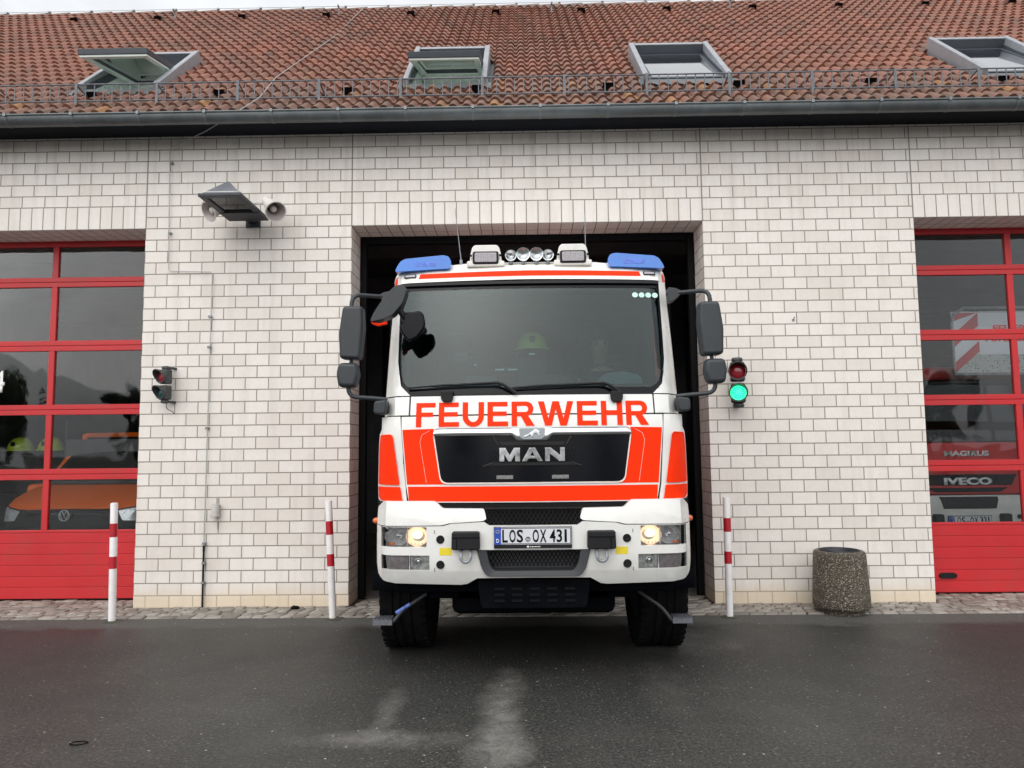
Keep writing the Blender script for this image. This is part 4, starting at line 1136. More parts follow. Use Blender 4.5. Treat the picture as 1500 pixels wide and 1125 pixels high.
# pale edging round grille and black panel
def ringpanel(name, o, i_, surf, off, mat, parent, th=.003):
    bm = BM(); n = len(o); A = [bm.verts.new((x, 0, z)) for x, z in o]; B = [bm.verts.new((x, 0, z)) for x, z in i_]
    for k in range(n): bm.faces.new((A[k], A[(k+1) % n], B[(k+1) % n], B[k]))
    drape(bm, surf, off, th); return obj(name, bm, mat, parent, recalc=True, smooth=False)
GR = panel('grille', ro(-.004), cab, .03, 'black_gloss', FE, off=-.012, bevel=.006)
ringpanel('grille_edge', ro(.006), ro(-.0045), cab, -.010, 'pale_trim', GR, .012)
gs = lambda x, z: cab(x, z) - .014
bm = BM(); cols_ = []
for k in range(93):
    x = -.690 + 1.38*k/92; ax = abs(x); e = min(1, max(0, (.69-ax)/.012))
    zt = 1.736 + .015*e**.5; zb = 1.700 if ax > .145 else (1.664 if ax < .10 else 1.664 + .036*(.5-.5*cos(pi*(ax-.10)/.045)))
    col = []
    for q in range(9):
        t = q/8; z = zt-(zt-zb)*t; col.append(bm.verts.new((x, gs(x, z) - .006 - .013*sin(pi*t)**.7 + .010*(.5-t), z)))
    cols_.append(col)
for a, b in zip(cols_, cols_[1:]):
    for q in range(8): bm.faces.new((a[q], a[q+1], b[q+1], b[q]))
obj('chrome_bar', bm, 'chrome', GR, ang=80, recalc=False)
BD = panel('badge', fillet([(-.093, 1.748), (.093, 1.748), (.086, 1.690), (.065, 1.672), (-.065, 1.672), (-.086, 1.690)], .012), gs, .010, simple('badge_grey', (.30, .33, .35), .3, .5), GR, off=-.026, bevel=.004)
lion = [(-.062, 1.688), (-.052, 1.696), (-.030, 1.703), (-.014, 1.716), (.004, 1.728), (.020, 1.740), (.036, 1.738), (.052, 1.727), (.046, 1.719), (.054, 1.701), (.046, 1.690), (.040, 1.704), (.028, 1.712), (.014, 1.712), (.004, 1.702), (.006, 1.686), (-.004, 1.686), (-.010, 1.700), (-.026, 1.694), (-.044, 1.687)]
panel('lion_emblem', lion, gs, .004, 'chrome', BD, off=-.031, bevel=.001)
# inner relief of the grille
def relief(name, outl, o2, mat='black_plastic'):
    panel(name, outl, gs, .008, mat, GR, off=o2, bevel=.004)
relief('grille_step', fillet([(-.235, 1.655), (.235, 1.655), (.215, 1.63), (-.215, 1.63)], .005), -.010)
relief('grille_step', fillet([(-.32, 1.492), (.32, 1.492), (.27, 1.512), (-.27, 1.512)], .004), -.010)
for q in (-1, 1):
    bm = BM(); tube(bm, [(q*.27, gs(.27, 1.68)-.010, 1.69), (q*.235, gs(.235, 1.64)-.012, 1.632)], .004, 6); tube(bm, [(q*.34, gs(.34, 1.49)-.008, 1.487), (q*.27, gs(.27, 1.51)-.012, 1.512)], .004, 6)
    obj('grille_bead', bm, 'dark_metal', GR)
    xx = q*.192; bm = BM()
    panel('vent_badge', rect(xx-.058, xx+.058, 1.398, 1.424), gs, .004, simple('vent_badge_grey', (.20, .20, .20), .4, .5, .6, 120), GR, off=-.006, bevel=.001)
obj('grille_mesh', lattice(-.30, .30, 1.515, 1.60, .022, .55, -.004, .0018, lambda x, z: cab(x, 1.55)-.012), 'black_plastic', GR, smooth=False)
t_ = .36
Mm = [(0, 0), (t_, 0), (t_, .52), (.66, .0), (.86, 0), (1.16, .52), (1.16, 0), (1.52, 0), (1.52, 1), (1.08, 1), (.76, .46), (.44, 1), (0, 1)]
def sh(p, d): return [(x+d, z) for x, z in p]
Aa = [(0, 0), (.40, 0), (.54, .20), (1.12, .20), (1.26, 0), (1.66, 0), (1.05, 1), (.83, 1), (.83, .72), (.98, .42), (.68, .42), (.83, .72), (.83, 1), (.61, 1)]
A1 = [(0, 0), (.40, 0), (.54, .20), (.66, .40), (.83, .70), (.83, 1), (.60, 1)]; A2 = [(.83, .70), (1.0, .40), (1.12, .20), (1.26, 0), (1.66, 0), (1.06, 1), (.83, 1)]; A3 = [(.54, .20), (1.12, .20), (1.0, .40), (.66, .40)]
Nn = [(0, 0), (t_, 0), (t_, .55), (1.10, 0), (1.52, 0), (1.52, 1), (1.16, 1), (1.16, .45), (.44, 1), (0, 1)]
hh = .094
letters('wordmark', [Mm] + [sh([(x*.93, z) for x, z in A_k], 1.65) for A_k in (A1, A2, A3)] + [sh([(x*.955, z) for x, z in Nn], 3.36)], -.228, 1.519, hh, 'chrome_dull', GR, gs, .012, -.022)

# cab corner pieces (white shell with red foil)
cabc = lambda x, z: zprof(z) + .075*(abs(x)/1.05)**2 + .13*max(0, (abs(x)-.96)/.15)**2.2
cor = [(.934, 1.842), (xo(1.84)-.004, 1.842), (1.082, 1.755), (1.104, 1.72), (1.114, 1.62), (1.118, 1.36), (1.112, 1.26), (1.09, 1.245), (.880, 1.243), (.900, 1.36)]
for f in (lambda p: p, flipx):
    s_ = 1 if f(((1, 0), (0, 1)))[0] == (1, 0) else -1
    CP_ = panel('corner_panel', f(cor), cabc, .09, 'white_paint', FE, bevel=.006)
    panel('corner_foil', fillet(f([(.985, 1.700), (1.000, 1.718), (1.092, 1.714), (1.106, 1.62), (1.110, 1.362), (.932, 1.362)]), .010, 3), cabc, .004, 'signal_red', CP_, off=-.012, bevel=.002)
    panel('corner_foil', fillet(f([(.928, 1.348), (1.111, 1.348), (1.104, 1.27), (1.08, 1.252), (.910, 1.248)]), .008, 3), cabc, .004, 'signal_red', CP_, off=-.012, bevel=.002)
    panel('lower_corner', f([(.872, 1.985), (xo(1.985), 1.985), (1.087, 1.851), (.874, 1.849)]), cab, .04, 'white_paint', FE, bevel=.005)
# pillars
inn_ = [(.868, 1.992), (.905, 2.02), (.940, 2.065), (.962, 2.13), (.973, 2.25), (.978, 2.45), (.980, 2.65), (.982, 2.868)]
outp = [(xo(2.868)+.004, 2.868), (xo(2.6), 2.6), (xo(2.3), 2.3), (xo(2.1), 2.1), (xo(1.992), 1.992)]
def mirror_mesh(o):
    c = o.copy(); c.data = o.data.copy(); COL.objects.link(c)
    b = BM(); b.from_mesh(c.data)
    for v in b.verts: v.co.x *= -1
    bmesh.ops.reverse_faces(b, faces=b.faces[:]); b.to_mesh(c.data); b.free(); return c
mirror_mesh(panel('windscreen_pillar', flipx(inn_[::-1] + outp[::-1]), cab, .06, 'white_paint', FE, bevel=.008, seg=3, step=.04))
# roof header and roof
head = sym([(0, 2.882), (.982, 2.874), (1.052, 2.870), (1.062, 2.93), (1.045, 2.978), (1.0, 2.992), (.66, 3.0), (.60, 3.045), (.52, 3.072), (.40, 3.085), (0, 3.088)][::-1])[::-1]
HD = panel('roof_header', head, cab, .05, 'white_roof', FE, bevel=.010, seg=3)
panel('red_stripe', sym([(0, 2.958), (.835, 2.948), (.848, 2.908), (0, 2.912)]), cab, .0015, 'signal_red', HD, off=-.003, bevel=0)
for f in (lambda p: p, flipx):
    panel('stripe_end', f([(1.025, 2.955), (1.05, 2.94), (1.055, 2.885), (1.028, 2.882)]), cab, .0015, 'signal_red', HD, off=-.003, bevel=0)
    mk = panel('marker_light', fillet(f(rect(.868, .962, 2.918, 2.950)), .008), cab, .012, 'black_plastic', HD, off=-.008, bevel=.003)
    panel('marker_lens', fillet(f(rect(.875, .955, 2.924, 2.944)), .006), cab, .004, 'lamp_glass', mk, off=-.012, bevel=.001)
bm = BM(); box(bm, -1.04, 1.04, .62, 2.85, 2.84, 2.99); obj('roof', bm, 'white_roof', FE, bevel=.06, seg=3)
bm = BM(); box(bm, -.60, .60, .72, 2.7, 2.98, 3.085); obj('roof_hump', bm, 'white_roof', FE, bevel=.05, seg=3)
# cab sides
def side(q):
    bm = BM(); rows = []
    for z in (1.25, 1.5, 1.72, 1.95, 2.2, 2.5, 2.8, 2.88):
        x = xo(z); y0 = cab(x-.004, z)+.02
        rows.append([bm.verts.new((q*(x-.002), y0, z)), bm.verts.new((q*(x+.003), y0+.12, z)), bm.verts.new((q*(x+.003), 2.85, z))])
    for a, b in zip(rows, rows[1:]):
        for k in (0, 1): bm.faces.new((a[k], a[k+1], b[k+1], b[k]) if q > 0 else (a[k], b[k], b[k+1], a[k+1]))
    sd_ = obj('cab_side', bm, 'white_paint', FE, recalc=False)
    for ya, yb in ((.75, 1.5), (1.75, 2.6)):
        bm = BM(); box(bm, min(q*1.045, q*1.096), max(q*1.045, q*1.096), ya, yb, 2.0, 2.72); obj('side_window', bm, 'black_gloss', sd_, bevel=.02)
    bm = BM(); x_ = q*1.094; box(bm, min(x_, x_-q*.01), max(x_, x_-q*.01), .62, .628, 1.3, 2.8); box(bm, min(x_, x_-q*.01), max(x_, x_-q*.01), 1.60, 1.608, 1.3, 2.8); obj('door_seam', bm, 'black_print', sd_, smooth=False)
    bm = BM(); box(bm, min(q*1.085, q*1.099), max(q*1.085, q*1.099), .45, 2.8, 1.30, 1.62); obj('side_stripe', bm, 'signal_red', sd_, smooth=False)
for q in (-1, 1): side(q)
# rear of cab + body
bm = BM(); box(bm, -1.08, 1.08, 2.80, 2.88, .9, 2.95); obj('cab_rear', bm, 'white_roof', FE, smooth=False)
bm = BM(); box(bm, -1.2, 1.2, 3.0, 7.6, .75, 3.0); BO = obj('equipment_body', bm, 'engine_red', FE, bevel=.03)
for q in (-1, 1):
    for k in range(3):
        bm = BM(); xx = q*1.205; box(bm, min(xx, xx-q*.02), max(xx, xx-q*.02), 3.15+k*1.5, 4.45+k*1.5, 1.0, 2.7); obj('roller_shutter', bm, 'zinc', BO)
bm = BM(); box(bm, -.42, -.30, .5, 7.4, .62, .85); box(bm, .30, .42, .5, 7.4, .62, .85); obj('chassis_rail', bm, 'black_plastic', FE)

# windscreen
wo_ = [(x-.012 if z > 1.995 else x, z) for x, z in inn_]
full = [(x+.004, z+(.004 if z > 2.5 else -.004)) for x, z in inn_]
scr = [(-x, z) for x, z in full] + [(x, z) for x, z in full[::-1]]
WS = panel('windscreen', scr, cab, .006, 'windscreen', FE, off=.016, bevel=0, step=.09)
def inset(x, z, s, sb, st): 
    return None
inr = [(.850, 2.040), (.895, 2.058), (.925, 2.092), (.944, 2.15), (.953, 2.25), (.958, 2.45), (.960, 2.65), (.962, 2.812)]
oA = [(-x, z) for x, z in full] + [(x, z) for x, z in full[::-1]]
iA = [(-x, z) for x, z in inr] + [(x, z) for x, z in inr[::-1]]
ringpanel('rubber_seal', oA, iA, cab, .0145, 'black_gloss', WS, .0012)
panel('sun_strip', [(-.975, 2.845), (.975, 2.845), (.977, 2.868), (-.977, 2.868)], cab, .02, 'black_plastic', WS, off=-.006, bevel=.005)
for k in range(4):
    p = TL(932+10*k, 429.2, .36)
    bm = BM(); lathe(bm, [(.0001, 0), (.022, 0)], Matrix.Translation((p.x, cab(p.x, p.z)+.0125, p.z)) @ Matrix.Rotation(R(90-17), 4, 'X'), 22); obj('round_sticker', bm, 'mint_dot', WS, smooth=False)
# wipers
for (a0, a1, a2, mx_) in (((597, 568), (733, 562), (757, 577), 655), ((742, 569), (888, 562), (911, 577), 903)):
    p0, p1, p2 = (TL(a[0], a[1], .17) for a in (a0, a1, a2))
    for p in (p0, p1, p2): p.y = cab(p.x, p.z) - .012
    bm = BM(); mid = (p0+p1)/2 + Vector((0, -.004, .010)); tube(bm, [p0, p0*.6+p1*.4+Vector((0, 0, .008)), p1], [.005, .009, .008], 6)
    tube(bm, [p0+Vector((0, .006, -.012)), p1+Vector((0, .006, -.014))], .005, 5)
    tube(bm, soften([p0*.45+p1*.55+Vector((0, -.012, .006)), p1+Vector((0, -.016, .006)), p2+Vector((0, -.01, 0))], .05), [.008]*2+[.011]*4+[.012]*2, 8)
    obj('wiper', bm, 'black_plastic', FE)
    c = TL(mx_, 580.5, .15); bm = BM(); yy = cab(c.x, c.z)
    prism(bm, fillet([(c.x-.045, c.z+.036), (c.x+.045, c.z+.036), (c.x+.042, c.z-.02), (c.x+.03, c.z-.04), (c.x-.03, c.z-.04), (c.x-.042, c.z-.02)], .008), yy-.04, yy+.03)
    obj('wiper_mount', bm, 'black_plastic', FE, bevel=.008)
# cab interior
bm = BM()
def inbox(x0, x1, y0, y1, z0, z1): box(bm, x0, x1, y0, y1, z0, z1)
inbox(-1.03, 1.03, 2.70, 2.76, 1.3, 2.85); inbox(-1.045, -1.03, .62, 2.7, 1.3, 2.80); inbox(1.03, 1.045, .62, 2.7, 1.3, 2.80); inbox(-1.02, 1.02, .70, 2.7, 2.78, 2.82); inbox(-1.03, 1.03, .3, 2.7, 1.28, 1.34)
obj('cab_interior', bm, 'cab_in', FE, smooth=False)
DS = boxo('dashboard', (-1.0, 1.0, .34, .72, 1.70, 2.07), 'dash', FE, bevel=.04, seg=3)
bm = BM(); prism(bm, fillet([(-.0, 0), (.36, 0), (.33, .07), (.2, .10), (.06, .08)], .03), 0, .2)
for v in bm.verts: v.co += Vector((.48, .40, 2.075))
obj('instrument_hood', bm, 'dashpad', DS, bevel=.015)
for x0_, x1_, y_, z_ in ((-.27, -.20, .5, 2.20), (-.17, -.10, .5, 2.20), (-.01, .035, .6, 2.33), (-.43, -.41, .5, 2.24)):
    boxo('bright_switch', (x0_, x1_, y_, y_+.01, z_, z_+.012), 'white_print', DS, bevel=0)
for x0_, x1_, z0_, z1_ in ((-.22, -.15, 2.19, 2.225), (-.58, -.48, 2.26, 2.34), (-.50, -.25, 2.07, 2.16), (-.04, .30, 2.07, 2.16)):
    boxo('radio_unit', (x0_, x1_, .505, .56, z0_, z1_), 'dash', DS, bevel=.006)
for cx in (.58, -.60):
    bm = BM(); box(bm, cx-.25, cx+.25, 1.05, 1.55, 1.62, 1.78); box(bm, cx-.24, cx+.24, 1.50, 1.64, 1.76, 2.45); box(bm, cx-.13, cx+.13, 1.50, 1.62, 2.46, 2.66)
    obj('seat', bm, 'seat', FE, bevel=.04, seg=3)
sc_ = Vector((.63, .72, 2.16)); nrm = Vector((0, -.55, .83)).normalized()
bm = BM(); T = aim(sc_, nrm)
tube(bm, [T @ Vector((.225*cos(a), .225*sin(a), 0)) for a in [2*pi*k/32 for k in range(33)]], .014, 8, cap=False)
tube(bm, [T @ Vector((-.22, 0, 0)), T @ Vector((0, 0, -.03)), T @ Vector((.22, 0, 0))], .016, 6); tube(bm, [T @ Vector((0, 0, -.03)), T @ Vector((0, 0, -.3))], .03, 8)
obj('steering_wheel', bm, 'mirror_shell', FE)
a, b = TL(956, 458, .50), TL(963, 552, .37)
bm = BM(); tube(bm, [a, b], [.004, .013], 8); obj('signal_wand', bm, 'pink_rod', FE)

# mirrors
def rbox(name, outline, y0, y1, mat, parent, bevel=.03, seg=4):
    bm = BM(); prism(bm, outline, y0, y1); return obj(name, bm, mat, parent, bevel=bevel, seg=seg)
for q in (-1, 1):
    f = (lambda p: p) if q > 0 else flipx
    rbox('main_mirror', fillet(f([(1.222, 2.655), (1.365, 2.655), (1.392, 2.46), (1.385, 2.268), (1.235, 2.262), (1.213, 2.50)]), .03, 4), .20, .33, 'mirror_shell', FE, .045)
    mm = rbox('wide_angle_mirror', fillet(f([(1.258, 2.238), (1.392, 2.240), (1.410, 2.16), (1.392, 2.062), (1.268, 2.058), (1.242, 2.15)]), .03, 4), .20, .31, 'mirror_shell', FE, .04)
    bm = BM(); x = q
    tube(bm, soften([(x*1.03, .44, 2.76), (x*1.17, .36, 2.755), (x*1.31, .27, 2.75), (x*1.315, .265, 2.60)], .07), .016, 10); obj('mirror_arm', bm, 'mirror_shell', FE); bm = BM()
    tube(bm, soften([(x*1.05, .30, 1.975), (x*1.17, .28, 1.985), (x*1.325, .26, 1.995), (x*1.335, .26, 2.12)], .07), .016, 10); obj('mirror_arm', bm, 'mirror_shell', FE); bm = BM()
    tube(bm, [(x*1.305, .265, 2.3), (x*1.318, .265, 2.2)], .014, 8)
    obj('mirror_link', bm, 'mirror_shell', FE)
    bm = BM(); prism(bm, fillet(f([(1.035, 1.965), (1.125, 1.955), (1.128, 1.875), (1.10, 1.858), (1.045, 1.862), (1.035, 1.90)]), .02), .17, .30); obj('arm_bracket', bm, 'mirror_shell', FE, bevel=.015)
    bm = BM(); prism(bm, fillet(f([(1.03, 2.80), (1.10, 2.79), (1.14, 2.765), (1.12, 2.735), (1.08, 2.70), (1.035, 2.68)]), .02), .38, .47); obj('arm_base', bm, 'mirror_shell', FE, bevel=.02)
# front mirror housing over the passenger corner, plus a solid for its reflection
pts = [TL(a, b, .12) for a, b in ((543, 473), (549, 459), (566, 434), (580, 420), (592, 418), (597, 426), (591, 445), (577, 462), (562, 469))]
FM = rbox('front_mirror_arm', fillet([(p.x, p.z) for p in pts], .02, 3), .08, .20, 'mirror_shell', FE, .035)
pts = [TL(a, b, .09) for a, b in ((542, 468), (547, 472), (556, 473), (566, 470), (566, 474), (553, 477), (544, 474))]
rbox('red_reflector', [(p.x, p.z) for p in pts], .10, .14, 'signal_red', FM, .004)
pts = [TL(a, b, .16) for a, b in ((584, 478), (591, 470), (592, 458), (604, 457), (615, 455), (620, 459), (623, 472), (621.5, 482), (611, 495), (598.5, 500.5), (589, 490))]
rbox('arm_reflection_shape', fillet([(p.x, p.z) for p in pts], .015, 3), .15, .20, 'black_gloss', FM, .018)  # black solid standing in for the housing's reflection in the windscreen
bm = BM(); tube(bm, [TL(578, 447, .15), TL(586, 456, .17), TL(594, 466, .18)], [.024, .022, .026], 10); obj('mirror_link', bm, 'black_plastic', FM)

# roof equipment
bl = [(1.030, 2.965), (1.020, 2.998), (.990, 3.046), (.955, 3.066), (.66, 3.092), (.62, 3.082), (.600, 3.05), (.600, 3.01), (.615, 2.986)]
for f in (lambda p: p, flipx):
    b_ = rbox('blue_beacon', fillet(f(bl), .012, 3), .475, .86, 'blue_lens', FE, .018, 3)
    g_ = rbox('beacon_insert', f(rect(.72, .88, 3.005, 3.040)), .4738, .480, simple('beacon_inner', (.10, .20, .70), .3, 0, .4, 60), b_, .004)
for q in (-1, 1):
    cx = q*.335; y0 = .50
    bm = BM(); prism(bm, fillet([(cx-.125, 3.035), (cx-.118, 3.10), (cx-.105, 3.155), (cx-.085, 3.175), (cx+.085, 3.175), (cx+.105, 3.155), (cx+.118, 3.10), (cx+.125, 3.035)], .012), y0, y0+.26)
    WH = obj('work_light_housing', bm, 'white_roof', FE, bevel=.02, seg=3)
    boxo('housing_foot', (cx-.145, cx+.145, y0-.012, y0+.25, 3.004, 3.048), 'white_roof', WH, bevel=.010)
    rbox('lamp_bezel', fillet(rect(cx-.100, cx+.100, 3.020, 3.120), .018), y0-.022, y0-.001, 'black_plastic', WH, .010)
    bm = BM(); prism(bm, fillet(rect(cx-.084, cx+.084, 3.034, 3.107), .012), y0-.028, y0-.0225); ln = obj('ribbed_lens', bm, 'lamp_glass', WH, bevel=.003)
    bm = BM()
    for k in range(1, 9): box(bm, cx-.084+.0187*k-.001, cx-.084+.0187*k+.001, y0-.0300, y0-.0283, 3.037, 3.104)
    for k in range(1, 5): box(bm, cx-.082, cx+.082, y0-.0296, y0-.0283, 3.034+.0146*k-.0008, 3.034+.0146*k+.0008)
    obj('lens_ribs', bm, 'horn_in', ln, smooth=False)
    for s in (-1, 1):
        bm = BM(); tube(bm, [(cx+s*.104, y0-.025, 3.085), (cx+s*.120, y0-.025, 3.085)], .009, 8); obj('lamp_knob', bm, 'black_plastic', WH)
for x, r, z in ((-.142, .044, 3.105), (-.046, .052, 3.112), (.056, .052, 3.112), (.146, .044, 3.105)):
    bm = BM(); T = aim((x, .56, z), (0, -1, 0)); lathe(bm, [(.001, -.10), (r*.6, -.09), (r*.95, -.03), (r, 0), (r*1.04, .006), (r, .012), (r*.9, .010)], T, 30)
    sp = obj('spot_lamp', bm, 'chrome', FE)
    bm = BM(); lathe(bm, [(.001, -.018), (r*.3, -.014), (r*.6, -.004), (r*.9, .009)], T, 30); obj('lamp_lens', bm, simple('clear_reflector', (.55, .58, .60), .08, .85, .1, 12), sp)
    bm = BM(); tube(bm, [(x, .56, z-r), (x, .56, z-r-.03)], .014, 8); obj('lamp_foot', bm, 'zinc', sp)
for x, lean in ((-.535, -.05), (.445, 0)):
    bm = BM(); tube(bm, [(x, .62, 3.06), (x, .62, 3.09)], .012, 8); tube(bm, [(x, .62, 3.09), (x+lean, .66, 3.52)], [.004, .0022], 6); obj('antenna', bm, 'galv', FE)

# wheels, axle, steps
def wheel(x0, x1, y, nm='wheel'):
    W = boxo(nm, (0, 0.001, 0, .001, 0, .001), 'rubber', FE, bevel=0) if False else None
    bm = BM(); xm = (x0+x1)/2; hw = abs(x1-x0)/2; r = .525
    T = Matrix.Translation((xm, y, r-.008)) @ Matrix.Rotation(R(90), 4, 'Y')
    lathe(bm, [(.30, -hw*.85), (.40, -hw*1.0), (.47, -hw*.98), (.507, -hw*.88), (r, -hw*.72), (r, -hw*.42), (r-.012, -hw*.40), (r-.012, -hw*.34), (r, -hw*.32), (r, -.02), (r-.012, -.015), (r-.012, .015), (r, .02), (r, hw*.32), (r-.012, hw*.34), (r-.012, hw*.40), (r, hw*.42), (r, hw*.72), (.507, hw*.88), (.47, hw*.98), (.40, hw*1.0), (.30, hw*.85)], T, 64)
    for k in range(44):   # shoulder lugs
        a = 2*pi*k/44
        for s in (-1, 1):
            TT = T @ Matrix.Rotation(a, 4, 'Z'); box(bm, .500, .5262, -.019, .019, min(s*hw*.60, s*hw*.93), max(s*hw*.60, s*hw*.93), T=TT)
    W = obj('wheel', bm, 'rubber', FE, ang=30)
    bm = BM(); lathe(bm, [(.04, -hw*.2), (.12, -hw*.2), (.14, -hw*.5), (.26, -hw*.6), (.31, -hw*.86), (.31, hw*.86), (.26, hw*.4), (.04, hw*.3)], T, 40); obj('rim', bm, 'dark_metal', W)
for q in (-1, 1):
    wheel(q*.815, q*1.195, 1.22); wheel(q*.70, q*1.19, 5.3)
bm = BM(); tube(bm, [(-.85, 1.22, .5), (-.5, 1.22, .42), (.5, 1.22, .42), (.85, 1.22, .5)], [.07, .09, .09, .07], 12); box(bm, -.25, .25, .9, 2.2, .45, .9); obj('front_axle', bm, 'under_black', FE)
bm = BM(); box(bm, -.60, .60, .45, 2.4, .40, 1.2); obj('engine_shade_box', bm, 'under_black', FE, bevel=.05)  # plain engine and gearbox box, added to keep light off the ground below
bm = BM(); box(bm, -.76, .76, .45, 7.4, .52, .60); obj('belly_shade_pan', bm, 'under_black', FE)  # unseen plate added to deepen the shade under the truck
bm = BM(); box(bm, -.95, .95, 2.5, 2.58, .28, .85); obj('cross_member', bm, 'under_black', FE)
for q in (-1, 1):
    bm = BM(); n = 12
    A = [(cos(t)*.62+1.22, sin(t)*.60+.50) for t in [R(5)+R(170)*k/n for k in range(n+1)]]
    for (y, z), (y2, z2) in zip(A, A[1:]):
        v = [bm.verts.new(p) for p in ((q*.78, y, z), (q*1.215, y, z), (q*1.215, y2, z2), (q*.78, y2, z2))]; bm.faces.new(v)
    fo = obj('mudguard', bm, 'under_black', FE, recalc=False); md = fo.modifiers.new('s', 'SOLIDIFY'); md.thickness = .02
    bm = BM(); box(bm, min(q*1.06, q*1.155), max(q*1.06, q*1.155), .66, .74, .93, 1.22); sf = obj('fender_edge', bm, 'under_black', FE, bevel=.02)
    bm = BM(); bmesh.ops.create_uvsphere(bm, u_segments=14, v_segments=8, radius=.024)
    for v in bm.verts: v.co = Vector((v.co.x*1.3+q*1.195, v.co.y+.66, v.co.z*1.0+1.068))
    obj('orange_marker', bm, 'orange_lens', sf)
    # folding corner step on its arm
    e = TL(561, 911, .55) if q < 0 else TL(999, 908, .55); s0 = TL(625, 870, .60) if q < 0 else TL(935, 866, .60)
    bm = BM(); tube(bm, soften([s0, s0*.45+e*.55+Vector((0, 0, -.004)), e+Vector((-q*.07, 0, -.01)), e], .05), .014, 8); SA = obj('step_arm', bm, 'mirror_shell', FE)
    bm = BM(); box(bm, e.x-.072, e.x+.072, .52, .62, e.z-.018, e.z+.022)
    for k in range(7): box(bm, e.x-.066+.020*k, e.x-.056+.020*k, .515, .625, e.z+.0225, e.z+.031)
    obj('step_tread', bm, 'guard', SA, smooth=False)
    if q < 0:
        a, b = s0*.62+e*.38, s0*.30+e*.70; bm = BM(); tube(bm, [a+Vector((0, -.006, .004)), b+Vector((0, -.006, .004))], .0135, 8); obj('blue_label', bm, simple('blue_label', (.12, .2, .6), .4, 0, .6, 60), SA)

# ------------------------------------------------------------------ people and helmets in the cab
def wl(x, y, z): return (TX+x, TY+y, z)
dx, dy, dz = .60, 1.28, 1.68
def driver():
    V = [(0, 0, .08), (0, .02, .26), (0, .0, .44), (0, -.03, .56), (0, -.05, .63), (0, -.075, .70), (0, -.085, .80), (0, -.08, .87),
         (.19, -.02, .52), (.25, -.16, .30), (.19, -.38, .36), (-.19, -.02, .52), (-.25, -.16, .30), (-.19, -.38, .36),
         (.10, -.05, .02), (.13, -.45, .04), (.13, -.55, -.35), (-.10, -.05, .02), (-.13, -.45, .04), (-.13, -.55, -.35), (0, -.195, .775)]
    E = [(0,1),(1,2),(2,3),(3,4),(4,5),(5,6),(6,7),(3,8),(8,9),(9,10),(3,11),(11,12),(12,13),(0,14),(14,15),(15,16),(0,17),(17,18),(18,19),(6,20)]
    Rr = [.12,.12,.12,.07,.046,.075,.118,.095,.07,.05,.035,.07,.05,.035,.09,.07,.05,.09,.07,.05,.02]
    o = skin_obj('person', V, E, Rr, 'skin'); o.location = wl(dx, dy, dz)
    tag(o, 'driver in a dark jacket sitting behind the steering wheel of the fire engine', 'person')
    bodyV, bodyE = V[:4] + V[8:14], [(0,1),(1,2),(2,3),(3,4),(4,5),(5,6),(3,7),(7,8),(8,9)]
    skin_obj('jacket', bodyV, bodyE, [.18,.18,.19,.13,.105,.08,.06,.105,.08,.06], 'jacket', o)
    bm = BM(); bmesh.ops.create_uvsphere(bm, u_segments=16, v_segments=10, radius=.108)
    bmesh.ops.delete(bm, geom=[v for v in bm.verts if v.co.z < -.01 and v.co.y < .02], context='VERTS')
    for v in bm.verts: v.co += Vector((0, -.062, .835))
    obj('hair', bm, 'hair', o)
    for q in (-1, 1):
        bm = BM(); bmesh.ops.create_uvsphere(bm, u_segments=8, v_segments=6, radius=.012)
        for v in bm.verts: v.co += Vector((q*.033, -.180, .80))
        obj('eye', bm, 'black_print', o)
        for k in range(5):   # hand closed on the rim
            bm = BM(); a = Vector((q*.19, -.38, .36)); t = k*.016
            tube(bm, [a+Vector((q*.02, -.02-t*.3, .02+t)), a+Vector((q*.03, -.07-t*.3, .05+t)), a+Vector((q*.005, -.095-t*.3, .035+t)), a+Vector((-q*.015, -.075-t*.3, .015+t))], [.010, .009, .0085, .007], 6)
            obj('finger', bm, 'skin', o)
driver()
def helmet(loc, label, s=1., rz=0.):
    H = thing('helmet', label, 'helmet', loc, (0, 0, rz), 'lime fire helmets')
    bm = BM(); bmesh.ops.create_uvsphere(bm, u_segments=24, v_segments=14, radius=.13*s)
    bmesh.ops.delete(bm, geom=[v for v in bm.verts if v.co.z < -.02*s], context='VERTS')
    for v in bm.verts: v.co = Vector((v.co.x, v.co.y*1.15, v.co.z*1.05+.02*s))
    obj('shell', bm, 'lime', H)
    bm = BM(); lathe(bm, [(.128*s, 0), (.150*s, -.005), (.148*s, .012), (.130*s, .02*s)], Matrix.Diagonal((1, 1.15, 1, 1)), 24); obj('brim', bm, 'lime', H)
    bm = BM(); box(bm, -.022*s, .022*s, -.157*s, -.135*s, .05*s, .10*s); obj('front_badge', bm, 'black_print', H, bevel=.006)
    bm = BM(); lathe(bm, [(.125*s, -.06*s), (.128*s, 0)], Matrix.Diagonal((1, 1.12, 1, 1)), 24); obj('neck_guard', bm, 'rubber', H)
    return H
helmet(wl(.02, 1.02, 2.42), 'lime fire helmet on a holder in the middle of the engine cab')
bm = BM(); box(bm, TX-.10, TX+.14, TY+.95, TY+1.15, 1.3, 2.35); tag(obj('helmet_stand', bm, 'dash', bevel=.02), 'dark stand carrying the helmet between the engine seats', 'stand')

